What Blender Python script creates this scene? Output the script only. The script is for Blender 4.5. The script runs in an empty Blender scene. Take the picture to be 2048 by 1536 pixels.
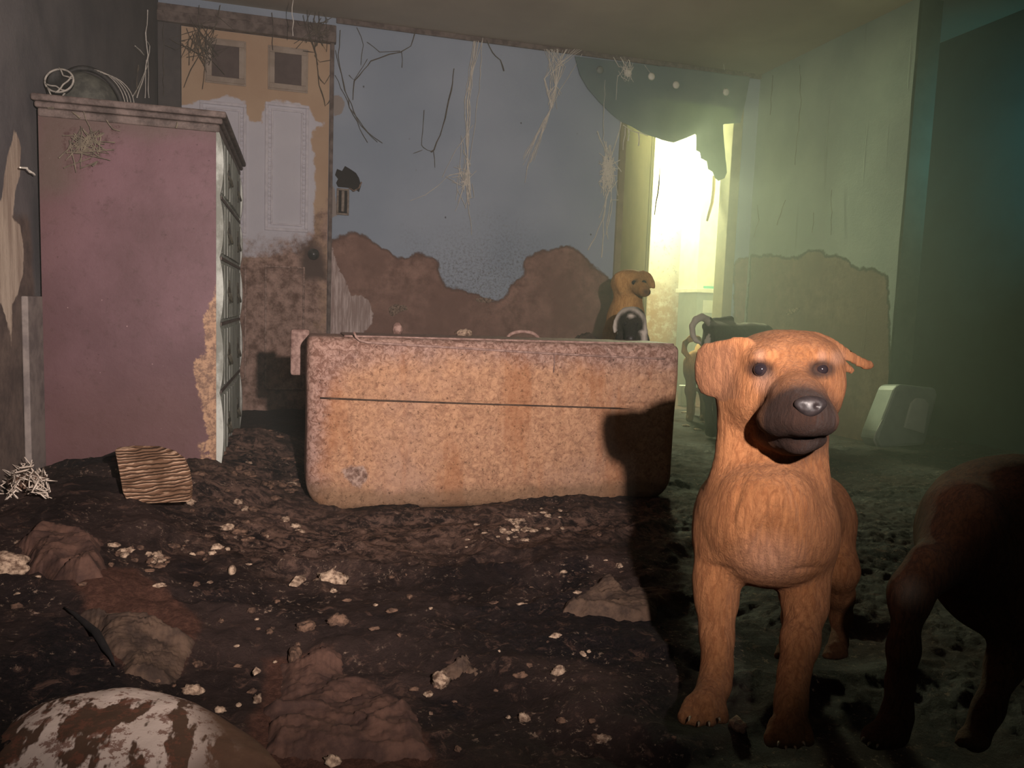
import bpy, math, random
import numpy as np
from mathutils import Vector, Matrix

# ============================================================ camera, world, lights
random.seed(7)
SC = bpy.context.scene
FPX = 1533.5
PITCH, ROLL, YAW = 0.09696, 0.03713, 0.27232
CAM = np.array([0.0, 0.0, 0.62])
FY_HAZE = 5.7
YA, XR, XL, HC = 4.30, 2.71, -0.69, 2.105          # back wall, right wall, left wall, ceiling


def cam_axes():
    cy, sy = math.cos(YAW), math.sin(YAW)
    f = np.array([sy, cy, 0.0]); r = np.array([cy, -sy, 0.0]); u = np.array([0.0, 0.0, 1.0])
    cp, sp = math.cos(PITCH), math.sin(PITCH)
    f2 = f * cp - u * sp; u2 = u * cp + f * sp
    cr, sr = math.cos(ROLL), math.sin(ROLL)
    return f2, r * cr + u2 * sr, u2 * cr - r * sr


CF, CR, CU = cam_axes()
cam_data = bpy.data.cameras.new('camera')
cam = bpy.data.objects.new('camera', cam_data)
SC.collection.objects.link(cam)
m = Matrix(((CR[0], CU[0], -CF[0], CAM[0]), (CR[1], CU[1], -CF[1], CAM[1]), (CR[2], CU[2], -CF[2], CAM[2]), (0, 0, 0, 1)))
cam.matrix_world = m
cam_data.sensor_width = 36.0
cam_data.lens = FPX / 2048 * 36.0
cam_data.clip_start = 0.02
SC.camera = cam
SC.view_settings.view_transform = 'Standard'
SC.view_settings.look = 'None'
SC.view_settings.gamma = 1
SC.view_settings.use_curve_mapping = False
SC.view_settings.exposure = 0.18

w = bpy.data.worlds.new('world'); SC.world = w; w.use_nodes = True
w.node_tree.nodes['Background'].inputs[0].default_value = (0.50, 0.62, 0.62, 1)
w.node_tree.nodes['Background'].inputs[1].default_value = 0.055


def light(name, kind, loc, energy, color, target=None, **kw):
    d = bpy.data.lights.new(name, kind); d.energy = energy; d.color = color
    for k, v in kw.items(): setattr(d, k, v)
    o = bpy.data.objects.new(name, d); SC.collection.objects.link(o); o.location = loc
    if target is not None:
        o.rotation_euler = (Vector(target) - Vector(loc)).to_track_quat('-Z', 'Y').to_euler()
    return o


TORCH = CAM + CR * 0.23 + CU * 0.16
light('torch', 'SPOT', TORCH, 275.0, (1.0, 0.86, 0.79), target=(0.12, 3.0, 1.04),
      spot_size=math.radians(97), spot_blend=1.0, shadow_soft_size=0.014)
light('far_room_lamp', 'POINT', (2.72, 5.42, 1.80), 46.0, (1.0, 0.96, 0.62), shadow_soft_size=0.08)
light('added_glow_light', 'AREA', (2.45, 5.35, 1.62), 125.0, (0.90, 1.0, 0.56), target=(1.9, 3.2, 1.45), size=0.4)  # added light for the glow round the doorway, no window there
light('added_teal_light', 'SPOT', (2.92, 2.00, 1.45), 30.0, (0.08, 0.74, 0.84), target=(3.25, 2.80, 1.42), spot_size=math.radians(84), spot_blend=1.0, shadow_soft_size=0.12)  # added teal light that tints the dark opening, no lamp seen there


def P(px, py, D):                                   # photo pixel + distance along the view -> world point
    return CAM + CF * D + CR * ((px - 1024) / FPX * D) + CU * ((768 - py) / FPX * D)


def at(px, py, axis, v):                            # photo pixel -> point on the plane axis = v
    d = CF + CR * (px - 1024) / FPX + CU * (768 - py) / FPX
    k = 'XYZ'.index(axis)
    return CAM + d * ((v - CAM[k]) / d[k])


# ============================================================ noise
def _hash(ix, iy, iz, seed):
    h = (ix.astype(np.int64) * 374761393 + iy.astype(np.int64) * 668265263 + iz.astype(np.int64) * 2147483647 + seed * 974711)
    h = (h ^ (h >> 13)) * 1274126177
    h = (h ^ (h >> 16)) & 0xffffff
    return h.astype(np.float32) / 16777215.0


def vnoise(p, scale, seed=0):
    q = np.asarray(p, dtype=np.float64) * scale
    i = np.floor(q); f = (q - i).astype(np.float32); f = f * f * (3 - 2 * f); i = i.astype(np.int64)
    r = 0
    for dx in (0, 1):
        for dy in (0, 1):
            for dz in (0, 1):
                wgt = (f[..., 0] if dx else 1 - f[..., 0]) * (f[..., 1] if dy else 1 - f[..., 1]) * (f[..., 2] if dz else 1 - f[..., 2])
                r = r + wgt * _hash(i[..., 0] + dx, i[..., 1] + dy, i[..., 2] + dz, seed)
    return r


def fbm(p, scale, octaves=4, seed=0, gain=0.5):
    a, t, r = 1.0, 0.0, 0
    for o in range(octaves):
        r = r + a * vnoise(p, scale * 2 ** o, seed + o * 17); t += a; a *= gain
    return r / t


# ============================================================ object helpers
def lin(r, g, b):
    f = lambda c: c / 255 / 12.92 if c / 255 <= 0.04045 else ((c / 255 + 0.055) / 1.055) ** 2.4
    return (f(r), f(g), f(b), 1.0)


def tag(o, label=None, cat=None, group=None, kind=None):
    if label: o['label'] = label
    if cat: o['category'] = cat
    if group: o['group'] = group
    if kind: o['kind'] = kind
    return o


def mesh_obj(name, v, f, mat, parent=None, smooth=True, attrs=None):
    me = bpy.data.meshes.new(name)
    v = np.asarray(v, dtype=np.float64)
    if isinstance(f, np.ndarray):
        me.vertices.add(len(v)); me.vertices.foreach_set('co', v.astype(np.float32).ravel())
        n = f.shape[1]
        me.loops.add(f.size); me.loops.foreach_set('vertex_index', f.astype(np.int32).ravel())
        me.polygons.add(len(f)); me.polygons.foreach_set('loop_start', np.arange(0, f.size, n, dtype=np.int32))
        me.update(calc_edges=True)
    else:
        me.from_pydata([tuple(x) for x in v], [], [tuple(int(i) for i in q) for q in f])
    me.validate()
    if smooth and len(me.polygons): me.polygons.foreach_set('use_smooth', [True] * len(me.polygons))
    for k, a in (attrs or {}).items():
        at_ = me.attributes.new(k, 'FLOAT', 'POINT'); at_.data.foreach_set('value', np.asarray(a, dtype=np.float32))
    if mat: me.materials.append(mat)
    o = bpy.data.objects.new(name, me); SC.collection.objects.link(o)
    if parent is not None:
        o.parent = parent
        o.matrix_parent_inverse = parent.matrix_basis.inverted()
    return o


def empty(name, loc=(0, 0, 0), label=None, cat=None, group=None):
    o = bpy.data.objects.new(name, None); SC.collection.objects.link(o); o.location = Vector(loc)
    o.empty_display_size = 0.05
    return tag(o, label, cat, group)


class MB:                                            # collects shapes into one mesh
    def __init__(s): s.v = []; s.f = []

    def add(s, v, f):
        b = len(s.v); s.v += [tuple(x) for x in v]; s.f += [tuple(i + b for i in q) for q in f]; return s

    def box(s, x0, x1, y0, y1, z0, z1):
        v = [(x, y, z) for x in (x0, x1) for y in (y0, y1) for z in (z0, z1)]
        return s.add(v, [(0, 1, 3, 2), (4, 6, 7, 5), (0, 4, 5, 1), (2, 3, 7, 6), (0, 2, 6, 4), (1, 5, 7, 3)])

    def prism(s, pts, off):                          # pts 3-D polygon, off thickness vector
        n = len(pts); o = np.asarray(off)
        v = [np.asarray(p) for p in pts] + [np.asarray(p) + o for p in pts]
        return s.add(v, [tuple(range(n))[::-1], tuple(range(n, 2 * n))] + [(i, (i + 1) % n, (i + 1) % n + n, i + n) for i in range(n)])

    def tube(s, pts, r, n=6):
        pts = [np.asarray(p, dtype=float) for p in pts]
        rr = r if hasattr(r, '__len__') else [r] * len(pts)
        V = []; F = []
        for i, p in enumerate(pts):
            d = pts[min(i + 1, len(pts) - 1)] - pts[max(i - 1, 0)]; L = np.linalg.norm(d)
            d = d / L if L > 1e-9 else np.array([0, 0, 1.])
            a = np.cross(d, [0.31, 0.9, 0.27]); a /= np.linalg.norm(a) + 1e-9; b = np.cross(d, a)
            for k in range(n):
                t = 2 * math.pi * k / n
                V.append(p + (a * math.cos(t) + b * math.sin(t)) * rr[i])
        for i in range(len(pts) - 1):
            for k in range(n):
                F.append((i * n + k, i * n + (k + 1) % n, (i + 1) * n + (k + 1) % n, (i + 1) * n + k))
        F.append(tuple(range(n))[::-1]); F.append(tuple(range((len(pts) - 1) * n, len(pts) * n)))
        return s.add(V, F)

    def lathe(s, c, axis, prof, n=20):               # prof: (radius, distance along the axis)
        c = np.asarray(c, float); d = np.asarray(axis, float); d /= np.linalg.norm(d)
        a = np.cross(d, [0.31, 0.2, 0.9]); a /= np.linalg.norm(a); b = np.cross(d, a)
        V = []; F = []
        for r, h in prof:
            for k in range(n):
                t = 2 * math.pi * k / n; V.append(c + d * h + (a * math.cos(t) + b * math.sin(t)) * r)
        for i in range(len(prof) - 1):
            for k in range(n): F.append((i * n + k, i * n + (k + 1) % n, (i + 1) * n + (k + 1) % n, (i + 1) * n + k))
        F.append(tuple(range(n))[::-1]); F.append(tuple(range((len(prof) - 1) * n, len(prof) * n)))
        return s.add(V, F)

    def build(s, name, mat, parent=None, smooth=False, bevel=0):
        o = mesh_obj(name, s.v, s.f, mat, parent, smooth)
        if bevel:
            b = o.modifiers.new('bevel', 'BEVEL'); b.width = bevel; b.segments = 2; b.limit_method = 'ANGLE'
        return o


def poly_sd(pts2, poly):                             # signed distance to a polygon, positive inside
    pts2 = np.asarray(pts2); poly = np.asarray(poly, float)
    d = np.full(len(pts2), 1e9); inside = np.zeros(len(pts2), bool)
    for i in range(len(poly)):
        a = poly[i]; b = poly[(i + 1) % len(poly)]; e = b - a
        wv = pts2 - a; t = np.clip((wv @ e) / (e @ e + 1e-12), 0, 1)
        q = wv - t[:, None] * e; d = np.minimum(d, (q ** 2).sum(1))
        c = ((a[1] <= pts2[:, 1]) & (b[1] > pts2[:, 1])) | ((b[1] <= pts2[:, 1]) & (a[1] > pts2[:, 1]))
        with np.errstate(divide='ignore', invalid='ignore'):
            x = a[0] + (pts2[:, 1] - a[1]) * (b[0] - a[0]) / (b[1] - a[1])
        inside ^= c & (pts2[:, 0] < x)
    d = np.sqrt(d)
    return np.where(inside, d, -d)


def grid_wall(name, axis, v, a0, a1, b0, b1, step, mat, masks, parent=None, flip=False, holes=(), bump=0.0):
    """flat wall as a fine grid; masks: {attribute: [polygons in photo pixels]}"""
    na, nb = max(2, int((a1 - a0) / step)), max(2, int((b1 - b0) / step))
    A, B = np.meshgrid(np.linspace(a0, a1, na + 1), np.linspace(b0, b1, nb + 1), indexing='ij')
    ax = 'XYZ'.index(axis); o1, o2 = [i for i in range(3) if i != ax]
    V = np.zeros((A.size, 3)); V[:, o1] = A.ravel(); V[:, o2] = B.ravel(); V[:, ax] = v
    attrs = {}
    for k, polys in masks.items():
        sd = np.full(len(V), -9.0)
        for pl in polys:
            w2 = np.array([at(x, y, axis, v) for x, y in pl])[:, [o1, o2]]
            sd = np.maximum(sd, poly_sd(V[:, [o1, o2]], w2))
        attrs[k] = sd
    if bump:
        V[:, ax] += (fbm(V, 3.0, 4, 5) - 0.5) * bump
    idx = np.arange(V.shape[0]).reshape(na + 1, nb + 1)
    F = np.stack([idx[:-1, :-1], idx[1:, :-1], idx[1:, 1:], idx[:-1, 1:]], -1).reshape(-1, 4)
    if holes:
        c = V[F].mean(1)
        keep = np.ones(len(F), bool)
        for h0, h1, k0, k1 in holes: keep &= ~((c[:, o1] > h0) & (c[:, o1] < h1) & (c[:, o2] > k0) & (c[:, o2] < k1))
        F = F[keep]
    if flip: F = F[:, ::-1]
    return mesh_obj(name, V, F, mat, parent, True, attrs)


def snap_patch(q2, F, poly, sd):
    """keep faces touching the polygon and pull their outside corners onto its outline"""
    poly = np.asarray(poly, float); F = F[(sd[F] > 0).any(1)]; out = sd <= 0
    best = np.full(len(q2), 1e9); near = q2.copy()
    for i in range(len(poly)):
        a = poly[i]; e_ = poly[(i + 1) % len(poly)] - a
        t = np.clip(((q2 - a) @ e_) / (e_ @ e_ + 1e-12), 0, 1); c = a + t[:, None] * e_
        d = ((q2 - c) ** 2).sum(1); m_ = d < best; best[m_] = d[m_]; near[m_] = c[m_]
    q3 = q2.copy(); q3[out] = near[out]
    used = np.unique(F); re_ = np.full(len(q2), -1); re_[used] = np.arange(len(used))
    return q3, re_[F], used


# ------------------------------------------------------------ signed-distance modelling
def surface_nets(F, origin, h):
    nx, ny, nz = F.shape
    S = F < 0
    c = np.zeros((nx - 1, ny - 1, nz - 1), np.int8)
    for dx in (0, 1):
        for dy in (0, 1):
            for dz in (0, 1): c += S[dx:nx - 1 + dx, dy:ny - 1 + dy, dz:nz - 1 + dz]
    mixed = (c > 0) & (c < 8)
    ids = np.full(mixed.shape, -1, np.int64)
    I = np.argwhere(mixed); ids[mixed] = np.arange(len(I))
    acc = np.zeros((len(I), 3)); cnt = np.zeros(len(I))
    corners = [(a, b, d) for a in (0, 1) for b in (0, 1) for d in (0, 1)]
    for a in corners:
        for ax in range(3):
            if a[ax] == 0:
                b = list(a); b[ax] = 1
                fa = F[I[:, 0] + a[0], I[:, 1] + a[1], I[:, 2] + a[2]]; fb = F[I[:, 0] + b[0], I[:, 1] + b[1], I[:, 2] + b[2]]
                x = (fa < 0) != (fb < 0)
                t = np.where(x, fa / (fa - fb + 1e-20), 0)
                p = np.repeat(np.array([a], float), len(I), 0); p[:, ax] += t
                acc += p * x[:, None]; cnt += x
    V = (I + acc / cnt[:, None]) * h + origin
    quads = []
    for ax in range(3):
        u, v = [(1, 2), (2, 0), (0, 1)][ax]
        sl0 = [slice(1, -1)] * 3; sl1 = [slice(1, -1)] * 3
        sl0[ax] = slice(0, -1); sl1[ax] = slice(1, None)
        a = S[tuple(sl0)]; b = S[tuple(sl1)]
        E = np.argwhere(a != b); 
        if not len(E): continue
        off = np.ones(3, int); off[ax] = 0
        E = E + off
        rev = a[tuple((E - off).T)]
        def cell(du, dv):
            q = E.copy(); q[:, u] -= du; q[:, v] -= dv; return ids[q[:, 0], q[:, 1], q[:, 2]]
        Q = np.stack([cell(1, 1), cell(0, 1), cell(0, 0), cell(1, 0)], -1)
        Q[~rev] = Q[~rev][:, ::-1]
        quads.append(Q)
    Q = np.concatenate(quads); Q = Q[(Q >= 0).all(1)]
    return V, Q


class SDF:
    """implicit body in the camera-aligned frame: x right, y up, z away; points are (photo px, photo py, distance)"""
    def __init__(s, dD=0.0): s.ops = []; s.dD = dD

    @staticmethod
    def L(px, py, D): return np.array([(px - 1024) / FPX * D, (768 - py) / FPX * D, D])

    def cap(s, a, b, k=0.02):                        # a, b = (px, py, D, radius px)
        a = (a[0], a[1], a[2] + s.dD, a[3]); b = (b[0], b[1], b[2] + s.dD, b[3]); A, B = s.L(*a[:3]), s.L(*b[:3]); ra, rb = a[3] * a[2] / FPX, b[3] * b[2] / FPX
        s.ops.append(('cap', A, B, ra, rb, k)); return s

    def chain(s, pts, k=0.02):
        for a, b in zip(pts[:-1], pts[1:]): s.cap(a, b, k)
        return s

    def ell(s, c, r, k=0.02, cut=False, rot=0.0, tilt=0.0, yaw=0.0):   # r = (px, px, metres)
        c = (c[0], c[1], c[2] + s.dD); C = s.L(*c); R = np.array([r[0] * c[2] / FPX, r[1] * c[2] / FPX, r[2]])
        M = np.array((Matrix.Rotation(rot, 3, 'Z') @ Matrix.Rotation(yaw, 3, 'Y') @ Matrix.Rotation(tilt, 3, 'X')))
        s.ops.append(('cut' if cut else 'ell', C, R, M, k)); return s

    def flap(s, poly, D0, gx=0.0, gy=0.0, t=0.004, k=0.008, bow=0.0):  # thin flap: polygon in px, depth varies by gx, gy metres per px
        px = np.array(poly, float); c = px.mean(0)
        s.ops.append(('flap', px, c, D0 + s.dD, gx, gy, t, k, bow)); return s

    def bounds(s):
        lo = np.full(3, 1e9); hi = -lo
        for o in s.ops:
            if o[0] == 'cap':
                for q, r in ((o[1], o[3]), (o[2], o[4])): lo = np.minimum(lo, q - r); hi = np.maximum(hi, q + r)
            elif o[0] == 'ell':
                r = o[2].max(); lo = np.minimum(lo, o[1] - r); hi = np.maximum(hi, o[1] + r)
            elif o[0] == 'flap':
                for x, y in o[1]:
                    d = o[3] + o[4] * (x - o[2][0]) + o[5] * (y - o[2][1]); q = s.L(x, y, d)
                    lo = np.minimum(lo, q - .02); hi = np.maximum(hi, q + .02)
        return lo - 0.012, hi + 0.012

    def dist(s, o, X):
        if o[0] == 'cap':
            A, B = o[1], o[2]; e = B - A; w_ = X - A
            t = np.clip((w_ @ e) / (e @ e + 1e-12), 0, 1)
            q = w_ - t[..., None] * e
            return np.sqrt((q ** 2).sum(-1)) - (o[3] + (o[4] - o[3]) * t)
        if o[0] in ('ell', 'cut'):
            q = (X - o[1]) @ o[3]
            k0 = np.sqrt(((q / o[2]) ** 2).sum(-1)); k1 = np.sqrt(((q / o[2] ** 2) ** 2).sum(-1)) + 1e-9
            return k0 * (k0 - 1) / k1
        if o[0] == 'flap':
            D = X[..., 2]; px = X[..., 0] / D * FPX + 1024; py = 768 - X[..., 1] / D * FPX
            sd = -poly_sd(np.stack([px.ravel(), py.ravel()], -1), o[1]).reshape(px.shape) * o[3] / FPX
            dd = o[3] + o[4] * (px - o[2][0]) + o[5] * (py - o[2][1]) + o[8] * ((px - o[2][0]) ** 2) / 1e4
            qa = np.maximum(sd + o[6], 0); qb = np.abs(D - dd)
            return np.sqrt(qa ** 2 + qb ** 2) + np.minimum(sd + o[6], 0) * 0.0 - o[6]

    def mesh(s, h, disp=None):
        lo, hi = s.bounds()
        n = np.ceil((hi - lo) / h).astype(int) + 1
        F = np.full(n, 0.06, np.float32)
        for o in s.ops:
            k = o[5] if o[0] == 'cap' else (o[4] if o[0] in ('ell', 'cut') else o[7])
            if o[0] == 'cap':
                r = max(o[3], o[4]) ; l = np.minimum(o[1], o[2]) - r; u = np.maximum(o[1], o[2]) + r
            elif o[0] in ('ell', 'cut'):
                l = o[1] - o[2].max(); u = o[1] + o[2].max()
            else:
                qs = np.array([s.L(x, y, o[3] + o[4] * (x - o[2][0]) + o[5] * (y - o[2][1])) for x, y in o[1]])
                l = qs.min(0) - o[6] - .01; u = qs.max(0) + o[6] + .01
            mgn = k + 0.01
            i0 = np.maximum(np.floor((l - mgn - lo) / h).astype(int), 0); i1 = np.minimum(np.ceil((u + mgn - lo) / h).astype(int) + 1, n)
            if (i1 <= i0).any(): continue
            g = [lo[a] + h * np.arange(i0[a], i1[a]) for a in range(3)]
            X = np.stack(np.meshgrid(*g, indexing='ij'), -1)
            sl = tuple(slice(i0[a], i1[a]) for a in range(3))
            d = s.dist(o, X).astype(np.float32); f = F[sl]
            if o[0] == 'cut':
                d = -d; hh = np.clip(0.5 - 0.5 * (d - f) / k, 0, 1)
                F[sl] = f * hh + d * (1 - hh) + k * hh * (1 - hh)
            else:
                hh = np.clip(0.5 + 0.5 * (d - f) / k, 0, 1)
                F[sl] = d * (1 - hh) + f * hh - k * hh * (1 - hh)
        s.F, s.lo, s.h = F, lo, h
        V, Q = surface_nets(F, lo, h)
        # keep shapes rounded: light smoothing
        for _ in range(2):
            acc = np.zeros_like(V); cnt = np.zeros(len(V))
            for a in range(4):
                b = (a + 1) % 4
                np.add.at(acc, Q[:, a], V[Q[:, b]]); np.add.at(cnt, Q[:, a], 1)
                np.add.at(acc, Q[:, b], V[Q[:, a]]); np.add.at(cnt, Q[:, b], 1)
            V = V * 0.5 + 0.5 * acc / cnt[:, None]
        if disp is not None:
            N = np.zeros_like(V); nn = np.cross(V[Q[:, 1]] - V[Q[:, 0]], V[Q[:, 3]] - V[Q[:, 0]])
            for a in range(4): np.add.at(N, Q[:, a], nn)
            N /= np.linalg.norm(N, axis=1)[:, None] + 1e-12
            V = V + N * disp(V)[:, None]
        s.V = V
        return V, Q

    @staticmethod
    def world(V): return CAM + V[:, :1] * CR + V[:, 1:2] * CU + V[:, 2:3] * CF

    @staticmethod
    def pix(V): return np.stack([V[:, 0] / V[:, 2] * FPX + 1024, 768 - V[:, 1] / V[:, 2] * FPX], -1)

    def surf(s, px, py):                             # distance at which the view ray meets the body
        for D in np.arange(s.lo[2], s.lo[2] + s.h * s.F.shape[2], s.h * 0.5):
            q = (s.L(px, py, D) - s.lo) / s.h; i = np.round(q).astype(int)
            if (i >= 0).all() and (i < s.F.shape).all() and s.F[tuple(i)] < 0: return D
        return None


# ============================================================ materials
class Mat:
    def __init__(s, name, rough=0.85, spec=0.25):
        s.m = bpy.data.materials.new(name); s.m.use_nodes = True
        s.t = s.m.node_tree; s.b = s.t.nodes['Principled BSDF']
        s.b.inputs['Roughness'].default_value = rough
        s.b.inputs['Specular IOR Level'].default_value = spec
        s.co = s.t.nodes.new('ShaderNodeTexCoord').outputs['Object']

    def link(s, a, b): s.t.links.new(a, b)

    def inp(s, sock, v):
        if isinstance(v, bpy.types.NodeSocket): s.link(v, sock)
        else: sock.default_value = v

    def map(s, scale=(1, 1, 1), rot=(0, 0, 0), co=None):
        n = s.t.nodes.new('ShaderNodeMapping'); s.link(co or s.co, n.inputs[0])
        n.inputs['Scale'].default_value = scale; n.inputs['Rotation'].default_value = rot
        return n.outputs[0]

    def noise(s, scale, detail=6, rough=0.6, co=None, dist=0.0):
        n = s.t.nodes.new('ShaderNodeTexNoise'); s.link(co or s.co, n.inputs['Vector'])
        n.inputs['Scale'].default_value = scale; n.inputs['Detail'].default_value = detail
        n.inputs['Roughness'].default_value = rough; n.inputs['Distortion'].default_value = dist
        return n.outputs[0]

    def vor(s, scale, co=None, feature='F1'):
        n = s.t.nodes.new('ShaderNodeTexVoronoi'); n.feature = feature
        s.link(co or s.co, n.inputs['Vector']); n.inputs['Scale'].default_value = scale
        return n.outputs['Distance']

    def wave(s, scale, co=None, dist=2.0, direction='Z'):
        n = s.t.nodes.new('ShaderNodeTexWave'); n.bands_direction = direction
        s.link(co or s.co, n.inputs['Vector']); n.inputs['Scale'].default_value = scale
        n.inputs['Distortion'].default_value = dist; n.inputs['Detail'].default_value = 3
        return n.outputs['Fac']

    def math(s, op, a, b=0.0, clamp=False):
        n = s.t.nodes.new('ShaderNodeMath'); n.operation = op; n.use_clamp = clamp
        s.inp(n.inputs[0], a); s.inp(n.inputs[1], b); return n.outputs[0]

    def rng(s, v, a, b, c=0.0, d=1.0):
        n = s.t.nodes.new('ShaderNodeMapRange'); n.clamp = True; n.interpolation_type = 'SMOOTHSTEP'
        s.inp(n.inputs[0], v)
        for i, q in enumerate((a, b, c, d)): n.inputs[i + 1].default_value = q
        return n.outputs[0]

    def attr(s, name):
        n = s.t.nodes.new('ShaderNodeAttribute'); n.attribute_name = name; return n.outputs['Fac']

    def mix(s, f, a, b, mode='MIX'):
        n = s.t.nodes.new('ShaderNodeMix'); n.data_type = 'RGBA'; n.blend_type = mode
        s.inp(n.inputs[0], f); s.inp(n.inputs[6], a); s.inp(n.inputs[7], b); return n.outputs[2]

    def ramp(s, v, stops):
        n = s.t.nodes.new('ShaderNodeValToRGB'); s.link(v, n.inputs[0]); e = n.color_ramp.elements
        e[0].position, e[0].color = stops[0]; e[1].position, e[1].color = stops[-1]
        for p_, c_ in stops[1:-1]:
            x = e.new(p_); x.color = c_
        return n.outputs[0]

    def edge(s, name, scale, amp, soft=0.004, off=0.0):            # ragged-edged region from a signed-distance attribute
        a = s.attr(name); n = s.noise(scale, 8, 0.65)
        v = s.math('ADD', a, s.math('MULTIPLY', s.math('SUBTRACT', n, 0.5), amp))
        return s.rng(v, off - soft, off + soft)

    def color(s, c): s.inp(s.b.inputs['Base Color'], c); return s

    def bump(s, h, strength=0.5, dist=0.01):
        n = s.t.nodes.new('ShaderNodeBump'); s.link(h, n.inputs['Height'])
        n.inputs['Strength'].default_value = strength; n.inputs['Distance'].default_value = dist
        s.link(n.outputs[0], s.b.inputs['Normal']); return s


def plain(name, c1, c2, scale=20, rough=0.8, bump=0.4, dist=0.004, spec=0.3):
    q = Mat(name, rough, spec); n = q.noise(scale, 8, 0.65)
    q.color(q.mix(q.rng(n, 0.35, 0.65), c1, c2)); q.bump(n, bump, dist); return q.m


def brown_stain(q):                                  # the dirt colour shared by walls and door
    n = q.noise(14, 10, 0.7); n2 = q.noise(3, 4, 0.6)
    c = q.mix(q.rng(n, 0.3, 0.7), lin(122, 90, 76), lin(184, 146, 128))
    return q.mix(q.rng(n2, 0.35, 0.7), c, lin(140, 106, 92)), n


# wall A
q = Mat('back_wall_paint', 0.75)
big = q.noise(1.6, 4, 0.5); fine = q.noise(60, 8, 0.7)
paint = q.mix(q.rng(big, 0.3, 0.7), lin(162, 178, 192), lin(180, 194, 206))
spots = q.rng(q.vor(9.0, co=q.map((1, 1, 0.8))), 0.02, 0.06, 1.0, 0.0)
paint = q.mix(q.math('MULTIPLY', spots, q.rng(q.noise(4, 2), .42, .5)), paint, lin(60, 60, 62))
mold = q.math('MULTIPLY', q.edge('mold', 5, 0.5, 0.22), q.rng(q.noise(70, 8, 0.8), 0.45, 0.66, 0, .8))
paint = q.mix(mold, paint, lin(92, 86, 82))
st, sn = brown_stain(q)
em = q.edge('stain', 9, 0.10, 0.006)
rim = q.math('MULTIPLY', q.edge('stain', 9, 0.10, 0.006, -0.004), q.math('SUBTRACT', 1.0, q.edge('stain', 9, 0.10, 0.008, 0.012)))
col = q.mix(em, paint, st)
col = q.mix(q.math('MULTIPLY', rim, 0.55), col, lin(84, 62, 50))
ridge = q.rng(q.noise(60, 6, .65, q.map((1, 1, 0.10))), .38, .60)
pl = q.mix(ridge, lin(176, 152, 142), lin(224, 206, 196))
ep = q.edge('plaster', 30, 0.05, 0.003)
col = q.mix(ep, col, pl)
eh = q.edge('bare', 40, 0.03, 0.003)
col = q.mix(eh, col, lin(170, 160, 150))
q.color(col); q.bump(q.math('ADD', q.math('MULTIPLY', fine, 0.4), q.math('ADD', q.math('MULTIPLY', ep, ridge), q.math('MULTIPLY', em, sn))), 0.5, 0.006)
M_WALLA = q.m

q = Mat('right_wall_paint', 0.75)
n = q.noise(2.2, 5, 0.6); fine = q.noise(50, 8, 0.7)
paint = q.mix(q.rng(n, 0.3, 0.7), lin(150, 166, 158), lin(172, 186, 174))
drip = q.rng(q.noise(14, 4, 0.5, q.map((1, 1, 0.06))), 0.62, 0.72)
paint = q.mix(q.math('MULTIPLY', drip, 0.35), paint, lin(92, 96, 88))
st, sn = brown_stain(q)
em = q.edge('stain', 9, 0.08, 0.008)
rim = q.math('MULTIPLY', q.edge('stain', 9, 0.08, 0.006, -0.006), q.math('SUBTRACT', 1.0, q.edge('stain', 9, 0.08, 0.006, 0.01)))
col = q.mix(em, paint, q.mix(0.5, st, lin(100, 92, 74)))
col = q.mix(rim, col, lin(58, 58, 50))
q.color(col); q.bump(q.math('ADD', fine, drip), 0.35, 0.006)
M_WALLR = q.m

q = Mat('left_wall_paint', 0.7)
n = q.noise(5, 6, 0.6); fine = q.noise(70, 8, 0.7)
g = q.mix(q.rng(n, 0.3, 0.7), lin(88, 86, 88), lin(108, 104, 104))
low = q.mix(q.rng(q.noise(12, 8, .7), .35, .65), lin(112, 98, 90), lin(84, 74, 70))
g = q.mix(q.edge('lower', 4, .1, .02), g, low)
wood = q.mix(q.rng(q.noise(20, 8, .7, q.map((1, 1, 0.12))), .35, .65), lin(150, 132, 118), lin(196, 180, 162))
g = q.mix(q.edge('peel', 20, 0.03, 0.003), g, wood)
q.color(g); q.bump(fine, 0.35, 0.005)
M_WALLL = q.m

q = Mat('ceiling_paint', 0.85)
n = q.noise(1.3, 5, 0.6)
q.color(q.mix(q.rng(n, 0.3, 0.7), lin(166, 154, 138), lin(188, 176, 156))); q.bump(q.noise(60, 6), 0.2, 0.004)
M_CEIL = q.m
M_TRIM = plain('trim_paint', lin(96, 82, 76), lin(140, 126, 116), 25)
M_TEAL = plain('dark_teal_paint', lin(30, 66, 68), lin(40, 82, 82), 3, 0.8, 0.2)
M_JAMB = plain('jamb_paint', lin(70, 92, 84), lin(86, 106, 96), 6, 0.8, 0.2)

# door
q = Mat('door_paint', 0.7)
fine = q.noise(45, 8, 0.7); n = q.noise(2.5, 4)
base = q.mix(q.rng(n, .3, .7), lin(198, 166, 134), lin(212, 184, 150))
wn = q.edge('white', 16, 0.07, 0.006)
col = q.mix(wn, base, q.mix(q.noise(8), lin(214, 214, 220), lin(230, 230, 232)))
dirt = q.mix(q.rng(q.noise(20, 10, .75), .35, .65), lin(112, 82, 66), lin(196, 164, 146))
dv = q.math('ADD', q.attr('dirt'), q.math('MULTIPLY', q.math('SUBTRACT', q.noise(11, 10, .75), 0.5), 0.45))
col = q.mix(q.rng(dv, -0.06, 0.08), col, dirt)
col = q.mix(q.edge('smudge', 12, 0.08, 0.03), col, lin(96, 76, 66))
q.color(col); q.bump(fine, 0.5, 0.005)
M_DOOR = q.m
M_INSET = plain('dark_inset', lin(98, 84, 80), lin(112, 98, 92), 20, 0.9, 0.1)
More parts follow.
